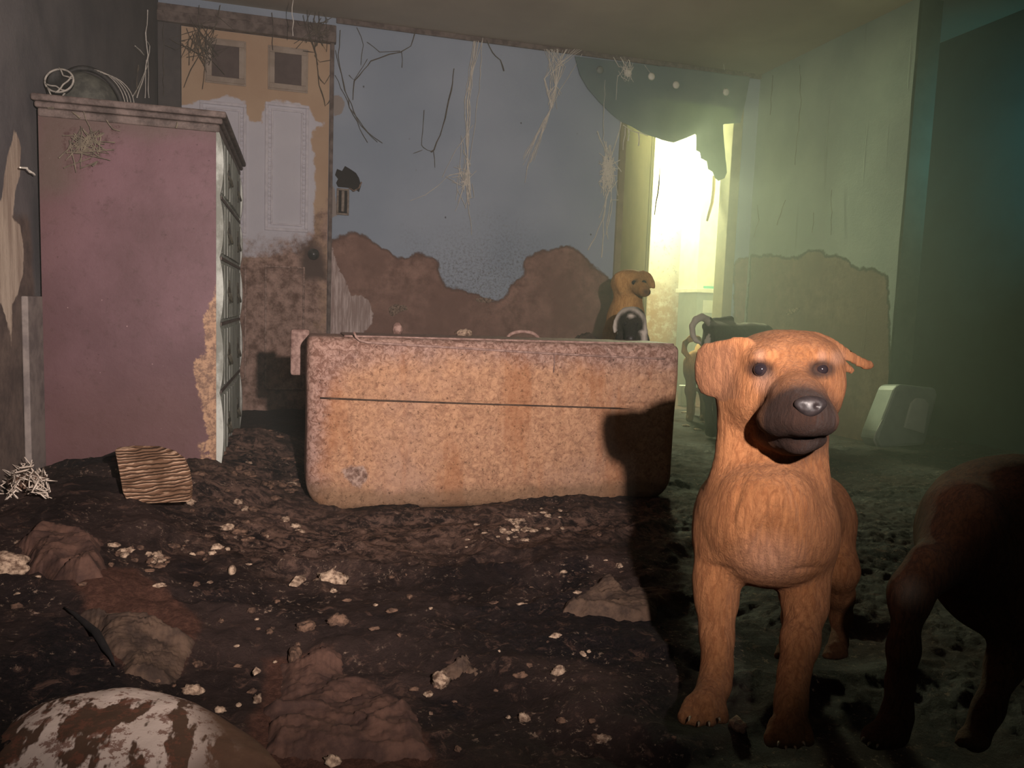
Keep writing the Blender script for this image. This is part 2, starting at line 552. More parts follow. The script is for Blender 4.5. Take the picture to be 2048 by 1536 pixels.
M_KNOB = plain('tarnished_knob', lin(48, 48, 46), lin(74, 72, 66), 40, 0.25, 0.2, 0.001, 0.8)

# dresser
q = Mat('maroon_paint', 0.55, 0.35)
n = q.noise(3.0, 6, 0.6); f1 = q.noise(40, 9, 0.75)
c = q.mix(q.rng(n, 0.35, 0.65), lin(88, 60, 64), lin(108, 78, 84))
c = q.mix(q.rng(q.noise(34, 10, .85), .52, .66, 0, .8), c, lin(74, 50, 50))
c = q.mix(q.rng(q.vor(26), 0.03, 0.07, 0.85, 0.0), c, lin(66, 40, 44))
c = q.mix(q.math('MULTIPLY', q.rng(q.vor(34, q.map((1, 1.3, .7), (0.4, 0.2, 0.1))), 0.02, 0.05, 1, 0), q.rng(q.noise(5), .45, .6)), c, lin(190, 160, 156))
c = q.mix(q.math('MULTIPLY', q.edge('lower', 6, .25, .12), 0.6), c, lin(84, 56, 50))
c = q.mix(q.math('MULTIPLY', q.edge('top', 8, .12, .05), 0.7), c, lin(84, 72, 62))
c = q.mix(q.math('MULTIPLY', q.edge('scuff', 22, .10, .02), q.rng(q.noise(50, 8, .8), .5, .58)), c, lin(70, 44, 42))
c = q.mix(q.edge('worn', 30, .05, .004), c, q.mix(q.rng(q.noise(60, 8, .8), .4, .6), lin(110, 82, 66), lin(172, 136, 106)))
q.color(c); q.bump(f1, 0.3, 0.003)
M_MAROON = q.m
q = Mat('grimy_moulding', 0.6)
c = q.mix(q.rng(q.noise(18, 9, .75), .35, .68), lin(72, 62, 58), lin(116, 102, 96)); q.color(c); q.bump(q.noise(50, 8), .5, .004)
M_MOULD = q.m
q = Mat('pale_grey_drawer_paint', 0.65)
gr = q.noise(10, 8, .7, q.map((1, 6, 0.6)))
c = q.mix(q.rng(gr, .4, .62), lin(122, 124, 116), lin(182, 186, 178))
q.color(c); q.bump(gr, .5, .004); M_DRAWER = q.m
M_BRASS = plain('dark_brass', lin(52, 50, 44), lin(84, 80, 68), 50, 0.5, 0.4, 0.002, 0.6)

# sofa
q = Mat('stained_upholstery', 0.7, 0.3)
a = q.noise(62, 12, 0.78, dist=.8); b_ = q.noise(2.6, 6, 0.65); s1 = q.noise(8, 6, .6, q.map((1, 1, .18)))
c = q.mix(q.rng(a, .34, .62), lin(150, 108, 84), lin(200, 154, 120))
c = q.mix(q.math('MULTIPLY', q.rng(b_, .45, .68), .55), c, lin(176, 142, 124))
bl = q.rng(q.noise(22, 10, .8, dist=.5), .50, .62); c = q.mix(q.math('MULTIPLY', bl, .45), c, lin(126, 92, 74))
c = q.mix(q.math('MULTIPLY', q.rng(s1, .48, .62), .45), c, lin(160, 100, 60))
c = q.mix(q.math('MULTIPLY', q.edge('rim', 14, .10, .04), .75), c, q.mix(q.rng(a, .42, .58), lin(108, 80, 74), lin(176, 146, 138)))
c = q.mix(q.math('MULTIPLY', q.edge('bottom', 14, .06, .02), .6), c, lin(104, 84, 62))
sk = q.rng(q.noise(95, 10, .88, dist=.3), .56, .68)
c = q.mix(q.math('MULTIPLY', sk, q.rng(q.noise(6, 4), .35, .65, .15, .7)), c, lin(104, 74, 60))
c = q.mix(q.edge('patch', 26, .04, .006), c, q.mix(q.rng(q.noise(60), .4, .6), lin(120, 92, 80), lin(178, 150, 136)))
q.color(c); q.bump(q.math('ADD', q.math('MULTIPLY', a, 1.4), sk), .8, .005); M_SOFA = q.m
M_PIPE = plain('grimy_piping', lin(110, 84, 76), lin(156, 128, 118), 60, .7)

# floor
q = Mat('filth', 0.75, 0.16)
n1 = q.noise(5, 8, .65); n2 = q.noise(30, 10, .75, dist=.8); n3 = q.noise(90, 8, .8)
c = q.mix(q.rng(n1, .35, .65), lin(33, 26, 25), lin(64, 50, 46))
c = q.mix(q.rng(q.noise(2.6, 6, .6, dist=.5), .50, .60), c, q.mix(q.rng(n3, .4, .7), lin(22, 19, 21), lin(46, 36, 36)))
c = q.mix(q.rng(n2, .54, .66, 0, .8), c, lin(100, 76, 66))
c = q.mix(q.rng(n2, .30, .42, 1, 0), c, lin(34, 26, 25))
c = q.mix(q.math('MULTIPLY', q.edge('dry', 6, .45, .2), q.rng(n2, .42, .60)), c, lin(122, 96, 84))
pale = q.math('MULTIPLY', q.rng(q.noise(80, 7, .78), .575, .64), q.rng(q.noise(7, 4, .6), .42, .60))
c = q.mix(q.math('MULTIPLY', pale, .8), c, lin(176, 150, 130))
c = q.mix(q.edge('cloth', 10, .06, .01), c, q.mix(q.rng(n3, .4, .65), lin(74, 50, 42), lin(104, 72, 60)))
q.color(c)
q.bump(q.math('ADD', q.math('MULTIPLY', n2, 1.2), n3), .9, .008)
q.inp(q.b.inputs['Roughness'], q.rng(n1, .3, .7, .62, .92)); M_FLOOR = q.m


def fur(name, base, light_, dark, dirt, rough=.65):
    q = Mat(name, .8, .07)
    st_ = q.noise(150, 7, .75, q.map((1, 1, .20)), .9); b = q.noise(9, 5, .6)
    c = q.mix(q.rng(b, .3, .7), base, light_)
    c = q.mix(q.math('MULTIPLY', q.rng(st_, .42, .60), .75), c, dirt)
    c = q.mix(q.attr('dark'), c, dark)
    c = q.mix(q.attr('pale'), c, lin(186, 150, 134) if 'tan' in name else lin(200, 190, 176))
    c = q.mix(q.attr('mud'), c, q.mix(q.rng(q.noise(60), .4, .6), lin(70, 50, 36), lin(110, 82, 58)))
    q.color(c); q.bump(q.math('ADD', st_, q.math('MULTIPLY', q.noise(260, 3), .4)), .9, .004)
    q.b.inputs['Sheen Weight'].default_value = .03
    return q.m


M_FUR = fur('tan_fur', lin(132, 87, 55), lin(146, 99, 66), lin(36, 25, 22), lin(110, 68, 42))
M_FUR2 = fur('dark_red_fur', lin(78, 50, 34), lin(96, 62, 42), lin(44, 30, 26), lin(58, 38, 28))
M_FUR3 = fur('black_fur', lin(44, 40, 36), lin(58, 52, 44), lin(26, 24, 22), lin(30, 28, 26))
M_FUR4 = fur('golden_tan_fur', lin(186, 140, 84), lin(204, 160, 100), lin(78, 58, 46), lin(160, 112, 62))
M_EYE = plain('dog_eye', lin(26, 22, 26), lin(34, 28, 30), 10, .06, 0, .001, .9)
M_NOSE = plain('dog_nose', lin(26, 20, 21), lin(38, 31, 31), 120, .5, .5, .001, .6)
M_CLAW = plain('dog_claw', lin(110, 98, 82), lin(136, 124, 104), 60, .4, .1)
M_WEB = plain('cobweb_pale', lin(232, 228, 214), lin(248, 244, 230), 60, .9, 0)
M_WEBD = plain('cobweb_dark', lin(92, 84, 74), lin(122, 112, 96), 60, .9, 0)
M_CLOTH = plain('teal_curtain_fabric', lin(116, 138, 142), lin(134, 152, 150), 5, .9, .25)
nt_ = M_CLOTH.node_tree; tl = nt_.nodes.new('ShaderNodeBsdfTranslucent'); tl.inputs[0].default_value = lin(150, 160, 128)
mx = nt_.nodes.new('ShaderNodeMixShader'); mx.inputs[0].default_value = .2
nt_.links.new(nt_.nodes['Principled BSDF'].outputs[0], mx.inputs[1]); nt_.links.new(tl.outputs[0], mx.inputs[2]); nt_.links.new(mx.outputs[0], nt_.nodes['Material Output'].inputs['Surface'])
M_PIN = plain('pale_pin', lin(246, 244, 222), lin(252, 250, 236), 80, .3, .1)
q = Mat('far_wall_paint', .8)
sp = q.rng(q.noise(34, 8, .8), .55, .63)
zz = q.t.nodes.new('ShaderNodeSeparateXYZ'); q.link(q.co, zz.inputs[0])
dz = q.math('ADD', zz.outputs[2], q.math('MULTIPLY', q.math('SUBTRACT', q.noise(9, 8, .7), .5), .35))
dirtf = q.math('MULTIPLY', q.rng(dz, .62, 1.08, 1, 0), q.rng(q.noise(16, 8, .75), .34, .55))
c = q.mix(q.math('MULTIPLY', sp, .9), lin(206, 202, 182), lin(104, 92, 64)); c = q.mix(dirtf, c, lin(160, 118, 66))
c = q.mix(q.rng(dz, .2, .5, .55, 0), c, lin(130, 100, 62))
q.color(c); M_FAR = q.m
M_WHITE = plain('white_cabinet_paint', lin(206, 208, 192), lin(222, 222, 208), 12, .6, .1)
M_GREY = plain('grey_plastic', lin(120, 128, 124), lin(136, 144, 138), 8, .5, .1)
M_PALEP = plain('pale_plastic', lin(168, 172, 164), lin(184, 188, 178), 8, .5, .1)
M_BLACK = plain('black_rubber', lin(34, 34, 32), lin(54, 52, 50), 30, .6, .4)
M_STRAP = plain('grey_strap', lin(128, 124, 116), lin(158, 152, 142), 60, .8, .3)
M_CRUMB = plain('pale_crumb', lin(88, 68, 56), lin(178, 154, 132), 90, .9, .8)
M_CRUMB2 = plain('brown_crumb', lin(58, 43, 36), lin(112, 86, 70), 90, .9, .8)
M_RAG = plain('dark_rag_cloth', lin(52, 40, 34), lin(84, 66, 54), 30, .9, .8)
M_RAG2 = plain('red_brown_rag_cloth', lin(56, 39, 34), lin(84, 60, 50), 24, .9, .8)
q = Mat('woven_board', .8)
wv = q.wave(30, q.map((.5, .5, 1.6), (0, .25, 0)), 9, 'Z')
c = q.mix(q.rng(wv, .55, .95), lin(104, 76, 58), lin(172, 142, 118)); c = q.mix(q.rng(q.noise(12, 6), .45, .6), c, lin(96, 70, 52))
q.color(c); q.bump(wv, .8, .006); M_BOARD = q.m
q = Mat('stained_pillow_cloth', .85)
blot = q.rng(q.noise(17, 4, .55, q.map((1.6, .7, 1))), .50, .54); sp = q.rng(q.noise(60, 6, .75), .52, .58)
c = q.mix(blot, lin(196, 178, 168), lin(78, 58, 46)); c = q.mix(q.math('MULTIPLY', sp, .8), c, lin(104, 66, 52))
c = q.mix(q.attr('edge'), c, q.mix(q.noise(50), lin(66, 46, 36), lin(96, 72, 56)))
q.color(c); q.bump(q.noise(70, 8), .4, .004); M_PILLOW = q.m
M_HOLE_SHADE = plain('hole_shade', lin(38, 34, 32), lin(50, 44, 42), 20, 1.0, .3)  # colour carries the shade inside the wall hole and switch box
M_SWITCH = plain('rusty_box', lin(126, 112, 98), lin(168, 154, 138), 60, .6, .5)

# ============================================================ room
stain_top = [(655, 486), (668, 474), (690, 468), (715, 470), (742, 479), (765, 497), (790, 514), (815, 512), (838, 508), (862, 509), (876, 520), (872, 540),
             (884, 565), (905, 578), (930, 580), (960, 590), (990, 604), (1012, 588), (1022, 566), (1045, 548), (1050, 525), (1068, 506), (1095, 500),
             (1118, 490), (1140, 491), (1162, 505), (1185, 530), (1215, 556), (1245, 580)]
stain_a = stain_top + [(1250, 950), (640, 950)]
stain_a2 = [(1468, 528), (1500, 512), (1530, 520), (1530, 950), (1468, 950)]
mold = [(840, 500), (900, 480), (1010, 470), (1060, 490), (1080, 560), (1060, 640), (960, 640), (860, 600)]
plaster = [(656, 482), (666, 500), (676, 535), (690, 560), (702, 592), (722, 590), (738, 602), (748, 628), (742, 650), (728, 664), (718, 690), (650, 690)]
bare = [(664, 192), (680, 190), (690, 205), (684, 228), (668, 232)]
around = [(655, 375), (668, 372), (676, 432), (656, 438)]
wa = grid_wall('wall_back', 'Y', YA, XL - .1, XR + .1, -0.02, HC, 0.015, M_WALLA,
               {'stain': [stain_a, stain_a2], 'mold': [mold], 'plaster': [plaster], 'bare': [bare, around]},
               holes=[(1.82, 2.55, -1, 1.90)], bump=.006, flip=False)
tag(wa, kind='structure')
wall_end = at(1815, 300, 'X', XR)[1]
stain_r = [(1500, 512), (1530, 512), (1556, 510), (1575, 516), (1600, 512), (1622, 502), (1648, 496), (1652, 512), (1672, 510), (1695, 520), (1715, 536), (1740, 541), (1775, 552), (1790, 980), (1480, 900)]
wr = grid_wall('wall_right', 'X', XR, wall_end, YA + .05, -0.02, HC, 0.02, M_WALLR, {'stain': [stain_r]}, bump=.01)
tag(wr, kind='structure')
peel = [(30, 256), (38, 275), (43, 300), (40, 345), (30, 385), (22, 438), (40, 448), (46, 490), (45, 545), (36, 585), (24, 612), (22, 700), (14, 640), (0, 605), (-40, 620), (-40, 420), (2, 400), (14, 320)]
lower = [(-200, 470), (60, 430), (90, 1100), (-200, 1100)]
wl = grid_wall('wall_left', 'X', XL, 1.0, YA + .02, -0.02, HC, 0.02, M_WALLL, {'peel': [peel], 'lower': [lower]}, flip=True, bump=.008)
tag(wl, kind='structure')
tag(MB().box(XL - .4, 3.6, -1.2, YA + 0.1, HC, HC + .05).build('ceiling', M_CEIL), kind='structure')
# jamb at the end of the right wall, and the dark side opening
tag(MB().box(XR + .014, XR + .13, wall_end, YA, -.02, HC).build('trim_3', M_JAMB), kind='structure')
tag(MB().box(3.25, 3.3, -1.2, YA, -.02, HC).build('wall_alcove', M_TEAL), kind='structure')  # near end, out of view, stretched forward to block ambient light
tag(MB().box(XR + .13, 3.3, wall_end + .55, wall_end + .6, -.02, HC).build('wall_alcove_back', M_TEAL), kind='structure')
hz_ = MB().box(XL - .3, 3.2, 1.75, FY_HAZE, .0, HC - .002).build('veil_haze', None)  # volume added to give the veil and the doorway glow
mh = bpy.data.materials.new('haze'); mh.use_nodes = True; nt_ = mh.node_tree; nt_.nodes.clear()
vs = nt_.nodes.new('ShaderNodeVolumeScatter'); vs.inputs['Color'].default_value = (.86, .92, .84, 1); vs.inputs['Density'].default_value = .13; vs.inputs['Anisotropy'].default_value = .3
oo = nt_.nodes.new('ShaderNodeOutputMaterial'); nt_.links.new(vs.outputs[0], oo.inputs['Volume']); hz_.data.materials.append(mh)
tag(hz_, 'thin haze volume added for the veil and doorway glow', 'haze', kind='stuff')
# moulding at the top of the back wall
a = at(672, 44, 'Y', YA)
tag(MB().box(.17, 2.71, YA - .018, YA - .004, HC - .028, HC).build('trim_1', M_TRIM, bevel=.004), kind='structure')
tag(MB().box(XL, .17, YA - .05, YA - .004, 1.968, 2.02).box(XL, .17, YA - .03, YA - .004, 2.02, 2.06).build('trim_2', M_TRIM, bevel=.004), kind='structure')
tag(MB().box(.142, .162, YA - .03, YA - .002, 0, 1.97).build('trim_4', M_TRIM, bevel=.003), kind='structure')
tag(MB().box(XL, -.585, YA - .03, YA - .002, 0, 1.97).build('trim_5', plain('dark_grey_casing', lin(88, 84, 82), lin(104, 98, 94), 12), bevel=.003), kind='structure')
# board nailed to the left wall beside the dresser
y0, y1 = at(44, 700, 'X', XL)[1], at(76, 700, 'X', XL)[1]
tag(MB().box(XL, XL + .016, y0, y1, 0, at(55, 592, 'X', XL)[2]).build('trim_6', plain('weathered_board', lin(104, 96, 94), lin(138, 128, 122), 14), bevel=.003), kind='structure')

# six-panel door
DY = YA - .012
door = grid_wall('door_1', 'Y', DY, -.583, .140, 0.0, 1.966, .012, M_DOOR,
                 {'white': [[(420, 200), (452, 190), (488, 200), (498, 240), (524, 245), (530, 205), (560, 200), (620, 212), (632, 240), (650, 246), (622, 262), (628, 330), (630, 470),
                             (600, 510), (350, 520), (350, 215)]],
                  'dirt': [[(340, 510), (480, 500), (560, 490), (600, 478), (630, 460), (640, 430), (662, 410), (665, 980), (340, 980)]],
                  'smudge': [[(600, 490), (625, 480), (648, 500), (656, 560), (610, 560), (600, 530)]]})
tag(door, kind='structure')


def door_rect(x0, y0_, x1, y1_):
    c = [at(x, y, 'Y', DY) for x, y in ((x0, y0_), (x1, y0_), (x1, y1_), (x0, y1_))]
    return (c[0][0] + c[3][0]) / 2, (c[1][0] + c[2][0]) / 2, (c[2][2] + c[3][2]) / 2, (c[0][2] + c[1][2]) / 2


def frame(mb, r, wd, y0_, y1_):
    x0, x1, z0, z1 = r
    mb.box(x0, x1, y0_, y1_, z1 - wd, z1); mb.box(x0, x1, y0_, y1_, z0, z0 + wd)
    mb.box(x0, x0 + wd, y0_, y1_, z0 + wd, z1 - wd); mb.box(x1 - wd, x1, y0_, y1_, z0 + wd, z1 - wd)


M_DFR = plain('door_frame_cream', lin(170, 154, 136), lin(190, 176, 158), 20)
M_DFW = plain('door_frame_white', lin(216, 214, 218), lin(236, 234, 236), 30)
q = Mat('door_frame_dirty', .7); c = q.mix(q.rng(q.noise(40, 9, .8), .4, .6), lin(120, 92, 78), lin(196, 168, 152)); q.color(c); M_DFD = q.m
for r, mt, inset in ((door_rect(413, 82, 489, 166), M_DFR, True), (door_rect(539, 98, 613, 180), M_DFR, True),
                     (door_rect(400, 205, 493, 470), M_DFW, False), (door_rect(530, 208, 617, 463), M_DFW, False),
                     (door_rect(400, 530, 493, 760), M_DFD, False), (door_rect(529, 532, 609, 780), M_DFD, False)):
    mb = MB()
    if inset:
        frame(mb, r, .026, DY - .012, DY - .0005); frame(mb, (r[0] - .008, r[1] + .008, r[2] - .008, r[3] + .008), .012, DY - .006, DY - .0005)
        mb.build('panel_frame', mt, door, bevel=.003)
        MB().box(r[0] + .026, r[1] - .026, DY - .003, DY - .0005, r[2] + .026, r[3] - .026).build('panel_inset', M_INSET, door)
    elif mt is M_DFW:
        frame(mb, r, .016, DY - .012, DY - .0005); frame(mb, (r[0] + .03, r[1] - .03, r[2] + .03, r[3] - .03), .010, DY - .009, DY - .0005)
        for k in range(26):                          # crinkled beading between the two frames
            z = r[2] + .03 + (r[3] - r[2] - .06) * (k + .5) / 26
            for xx in (r[0] + .018, r[1] - .030):
                zz_ = z + random.uniform(-.004, .004); mb.box(xx, xx + .012, DY - .007, DY - .0005, zz_ - .006, zz_ + .004)
        mb.build('panel_frame', mt, door, bevel=.003)
    else:
        frame(mb, r, .011, DY - .009, DY - .0005); mb.build('panel_frame', mt, door, bevel=.003)
kc = at(627, 509, 'Y', DY)
kn = MB().lathe(kc, (0, -1, 0), [(.001, 0), (.030, 0), (.030, .004), (.011, .008), (.011, .026), (.022, .032), (.029, .042), (.028, .052), (.018, .060), (.001, .063)], 28).build('door_knob', M_KNOB, door, smooth=True)
tag(kn, 'dark tarnished round door knob')

# doorway, open leaf and far room
LX, LY = 1.835, YA + .01
leaf_end = P(1304, 420, 1.0) - CAM
t_ = 4.80 / leaf_end[1]; lx1, ly1 = leaf_end[0] * t_, 4.80
dv_ = np.array([lx1 - LX, ly1 - LY, 0]); nrm = np.array([-dv_[1], dv_[0], 0]) / np.linalg.norm(dv_)
M_LEAF = plain('open_door_paint', lin(124, 116, 86), lin(140, 130, 98), 5, .7, .2)
base = [np.array([LX, LY, 0.02]), np.array([lx1, ly1, 0.02]), np.array([lx1, ly1, 1.88]), np.array([LX, LY, 1.88])]
leaf = MB().prism(base, nrm * .035).build('door_2', M_LEAF, bevel=.003); tag(leaf, kind='structure')
for fr in (.86, .93):
    p0 = np.array([LX, LY, 0.02]) + dv_ * fr
    MB().prism([p0, p0 + dv_ * .02, p0 + dv_ * .02 + [0, 0, 1.84], p0 + [0, 0, 1.84]], -nrm * .006).build('edge_moulding', M_LEAF, leaf)
tag(MB().box(1.80, 1.84, YA - .02, YA + .10, 0, 1.90).box(2.535, 2.60, YA - .02, YA + .10, 0, 1.90).box(1.80, 2.60, YA - .02, YA + .10, 1.88, 1.94)
    .build('trim_7', plain('doorway_casing', lin(150, 140, 108), lin(168, 156, 122), 10), bevel=.004), kind='structure')
FY = 5.75
fw = MB().box(1.0, 4.4, FY, FY + .05, -.02, HC).build('wall_far_room', M_FAR); tag(fw, kind='structure')
tag(MB().box(4.2, 4.25, YA + .1, FY, -.02, HC).build('wall_far_room_right', M_FAR), kind='structure')
tag(MB().box(1.0, 1.05, YA + .1, FY, -.02, HC).build('wall_far_room_left', M_FAR), kind='structure')
tag(MB().box(1.0, 4.25, YA + .1, FY, HC, HC + .05).build('ceiling_far_room', M_CEIL), kind='structure')
tag(MB().box(XR + .1, 4.25, YA + .06, YA + .10, -.02, HC).build('wall_far_room_front', M_FAR), kind='structure')
tag(MB().box(1.0, 1.8, YA + .06, YA + .10, -.02, HC).box(1.8, 2.8, YA + .06, YA + .10, 1.92, HC).build('wall_far_room_front_left', M_FAR), kind='structure')

# white cabinet over a grey base in the far room
CY = 5.35
cx0, cx1 = at(1396, 520, 'Y', CY)[0], at(1396, 520, 'Y', CY)[0] + .55
cz = at(1410, 582, 'Y', CY)[2]
e = empty('storage_cabinet', (cx0 + .27, CY + .15, 0), 'tall white cabinet on a grey base seen through the doorway', 'cabinet')
MB().box(cx0, cx1, CY, CY + .3, cz + .02, 2.0).build('cabinet_door', M_WHITE, e, bevel=.004)
MB().box(cx0 - .02, cx1, CY - .04, CY + .3, cz - .015, cz + .018).build('ledge', M_WHITE, e, bevel=.004)
MB().box(cx0 + .01, cx1, CY, CY + .3, 0, cz - .016).build('base_unit', M_GREY, e, bevel=.004)
MB().box(cx0 + .06, cx0 + .20, CY - .006, CY, cz - .17, cz - .07).build('drawer_front', M_PALEP, e, bevel=.003)
t0 = at(1407, 575, 'Y', CY); MB().box(t0[0], t0[0] + .09, CY - .004, CY, t0[2] - .012, t0[2] + .012).build('sticker', plain('teal_sticker', lin(60, 170, 150), lin(80, 186, 164)), e)
# notice on the far wall, dangling strips
n0 = at(1383, 412, 'Y', FY)
e = empty('wall_notice', n0, 'small square dark-edged notice on the bright wall beyond the doorway', 'notice')
mb = MB(); frame(mb, (n0[0] - .032, n0[0] + .032, n0[2] - .045, n0[2] + .045), .012, FY - .012, FY - .001); mb.build('frame', M_BRASS, e)
MB().box(n0[0] - .02, n0[0] + .02, FY - .006, FY - .001, n0[2] - .033, n0[2] + .033).build('picture', M_SWITCH, e)
pts = [at(x, y, 'Y', 4.45) for x, y in ((1428, 352), (1427, 380), (1424, 405), (1417, 430), (1414, 442))]
tag(MB().tube(pts, [.010, .010, .010, .009, .007], 8).build('torn_strip', plain('brown_tape', lin(150, 124, 66), lin(166, 138, 78)), smooth=True),
    'brown curled strip hanging in the bright doorway below the curtain', 'strip')
tp = at(1322, 250, 'Y', YA + .03); tp[2] = 1.882
pts = [tp] + [at(x, y, 'Y', YA + .03) for x, y in ((1320, 330), (1318, 366), (1316, 385), (1312, 405), (1309, 430))]
tag(MB().tube(pts, [.001, .0012, .005, .005, .004, .003], 6).build('hanging_cord', M_SWITCH, smooth=True), 'thin dark cord hanging beside the open door edge in the doorway', 'cord')

# curtain pinned over the doorway
cp = [(1150, 112), (1200, 118), (1260, 126), (1330, 133), (1400, 141), (1500, 154), (1492, 200), (1480, 246), (1446, 248), (1450, 290), (1455, 345), (1450, 356), (1436, 362),
      (1428, 356), (1424, 344), (1416, 338), (1414, 322), (1404, 316), (1402, 304), (1394, 300), (1394, 266), (1372, 276), (1348, 285), (1322, 280), (1290, 268), (1264, 254),
      (1244, 245), (1222, 226), (1200, 205), (1176, 178), (1160, 150)]
CYY = YA - .035
cw = np.array([at(x, y, 'Y', CYY) for x, y in cp])
xs = np.linspace(cw[:, 0].min(), cw[:, 0].max(), 150); zs = np.linspace(cw[:, 2].min(), cw[:, 2].max(), 120)
A, B = np.meshgrid(xs, zs, indexing='ij'); V = np.stack([A.ravel(), np.full(A.size, CYY), B.ravel()], -1)
sd = poly_sd(V[:, [0, 2]], cw[:, [0, 2]])
dep = np.clip((1.98 - V[:, 2]) * 2, 0, 1)
q3, F_c, used_c = snap_patch(V[:, [0, 2]], (lambda idx: np.stack([idx[:-1, :-1], idx[1:, :-1], idx[1:, 1:], idx[:-1, 1:]], -1).reshape(-1, 4))(np.arange(A.size).reshape(150, 120)), cw[:, [0, 2]], sd)
V[:, [0, 2]] = q3
V[:, 1] += np.sin(V[:, 0] * 34 + V[:, 2] * 3) * .010 * dep + (fbm(V, 6, 3, 3) - .5) * .02
cur = mesh_obj('torn_curtain', V[used_c], F_c, M_CLOTH); so = cur.modifiers.new('thickness', 'SOLIDIFY'); so.thickness = .002
tag(cur, 'torn grey-green cloth pinned over the top of the doorway', 'curtain')
for i, (x, y, lab) in enumerate(((1200, 140, 'dull grey pin at the left corner of the torn curtain'), (1256, 146, 'second pin from the left holding the curtain, tangled in cobweb'),
                                 (1303, 153, 'third pale round pin from the left along the curtain top'), (1352, 170, 'fourth round pin along the curtain top, above the dipped edge'),
                                 (1452, 184, 'brightest white pin at the right end of the curtain'))):
    c = at(x, y, 'Y', CYY - .014)
    tag(MB().lathe(c + [0, .016, 0], (0, -1, 0), [(.001, 0), (.006, 0), (.006, .010), (.020, .012), (.022, .018), (.014, .024), (.001, .026)], 18)
        .build('curtain_pin', M_PIN if i else M_GREY, smooth=True), lab, 'pin', 'pins along the curtain top')

# ============================================================ floor of filth
nx_, ny_ = 520, 520
X_, Y_ = np.meshgrid(np.linspace(-.75, 3.4, nx_), np.linspace(.25, 4.35, ny_), indexing='ij')
Pt = np.stack([X_, Y_, 0 * X_], -1)
warp = Pt + np.stack([fbm(Pt, 2.0, 3, 11), fbm(Pt, 2.0, 3, 12), 0 * X_], -1) * .5
fold = 1 - np.abs(2 * fbm(warp * [1.0, 1.9, 1], 2.4, 3, 21) - 1) * 2.2


def floor_base(x, y):
    z = .035 + .12 * np.exp(-((x + .45) ** 2 / .10 + (y - 2.2) ** 2 / .9)) + .10 * np.exp(-((x + .12) ** 2 / .035 + (y - 2.75) ** 2 / .10))
    z = z + .05 * np.exp(-((x + .6) ** 2 / .1 + (y - 1.2) ** 2 / .6))
    return z


Z_ = floor_base(X_, Y_) + .030 * np.clip(fold, 0, 1) * np.clip(1.3 - (X_ - .6), .25, 1) + .030 * (fbm(Pt, 5, 4, 31) - .5) + .022 * np.maximum(fbm(Pt, 22, 3, 41) - .5, 0) + .010 * (fbm(Pt, 70, 2, 51) - .5)
# dips under the paws and level ground behind the sofa
for (px_, py_, zf) in ((1410, 1430, .055), (1580, 1485, .055), (1682, 1312, .05), (1558, 1306, .05), (1760, 1500, .05), (1945, 1500, .05)):
    g0 = at(px_, py_, 'Z', zf); wgt = np.exp(-((X_ - g0[0]) ** 2 + (Y_ - g0[1]) ** 2) / .006); Z_ = Z_ * (1 - wgt) + (zf - .012) * wgt
wgt = 1 / (1 + np.exp(-(Y_ - 3.0) * 6)); Z_ = Z_ * (1 - wgt * .6) + .025 * wgt * .6
Zint = Z_


def floor_z(x, y):
    i = (x + .75) / 4.15 * (nx_ - 1); j = (y - .25) / 4.10 * (ny_ - 1)
    i = min(max(int(round(i)), 0), nx_ - 1); j = min(max(int(round(j)), 0), ny_ - 1)
    return float(Zint[i, j])


V = np.stack([X_.ravel(), Y_.ravel(), Z_.ravel()], -1)
idx = np.arange(V.shape[0]).reshape(nx_, ny_)
F = np.stack([idx[:-1, :-1], idx[1:, :-1], idx[1:, 1:], idx[:-1, 1:]], -1).reshape(-1, 4)


def fpoly(pts): return np.array([at(x, y, 'Z', .06)[:2] for x, y in pts])


dry = np.maximum(poly_sd(V[:, :2], fpoly([(380, 1000), (430, 930), (560, 900), (620, 1020), (1300, 1010), (1290, 1060), (900, 1090), (700, 1130), (450, 1120)])), -1)
cl = np.maximum(poly_sd(V[:, :2], fpoly([(540, 1310), (640, 1300), (740, 1350), (830, 1430), (890, 1540), (480, 1560)])),
                poly_sd(V[:, :2], fpoly([(130, 1230), (260, 1200), (400, 1270), (330, 1400), (220, 1380)])))
tag(mesh_obj('floor', V, F, M_FLOOR, attrs={'dry': dry, 'cloth': cl}), kind='structure')
tag(MB().box(1.0, 4.25, YA + .051, FY, -.02, .02).build('floor_far_room', M_FLOOR), kind='structure')


def fp(px, py):                                      # point on the floor surface seen at a pixel
    z = .05
    for _ in range(4):
        g = at(px, py, 'Z', z); z = floor_z(g[0], g[1])
    return np.array([g[0], g[1], z])


# ============================================================ dresser
DX0, DX1, DY0, DY1, DT = -.675, -.225, 2.36, 3.13, 1.14
e = empty('dresser', ((DX0 + DX1) / 2, (DY0 + DY1) / 2, 0), 'tall maroon dresser with pale grey carved drawers against the left wall', 'dresser')
sx0, sx1 = DX0, DX1 - .006
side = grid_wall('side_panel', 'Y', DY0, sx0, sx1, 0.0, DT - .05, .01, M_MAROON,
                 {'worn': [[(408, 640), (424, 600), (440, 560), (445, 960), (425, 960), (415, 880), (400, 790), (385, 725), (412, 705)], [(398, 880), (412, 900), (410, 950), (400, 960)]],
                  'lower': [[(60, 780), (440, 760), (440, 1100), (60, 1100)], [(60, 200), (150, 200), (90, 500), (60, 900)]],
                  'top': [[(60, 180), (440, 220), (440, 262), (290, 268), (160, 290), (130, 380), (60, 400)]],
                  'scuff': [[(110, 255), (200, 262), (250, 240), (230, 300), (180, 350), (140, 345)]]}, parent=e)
tag(side, 'maroon painted side panel with worn edge')
body = MB().box(DX0, DX1 - .012, DY0 + .004, DY1, 0, DT - .05)
body.build('body', M_MAROON, e)
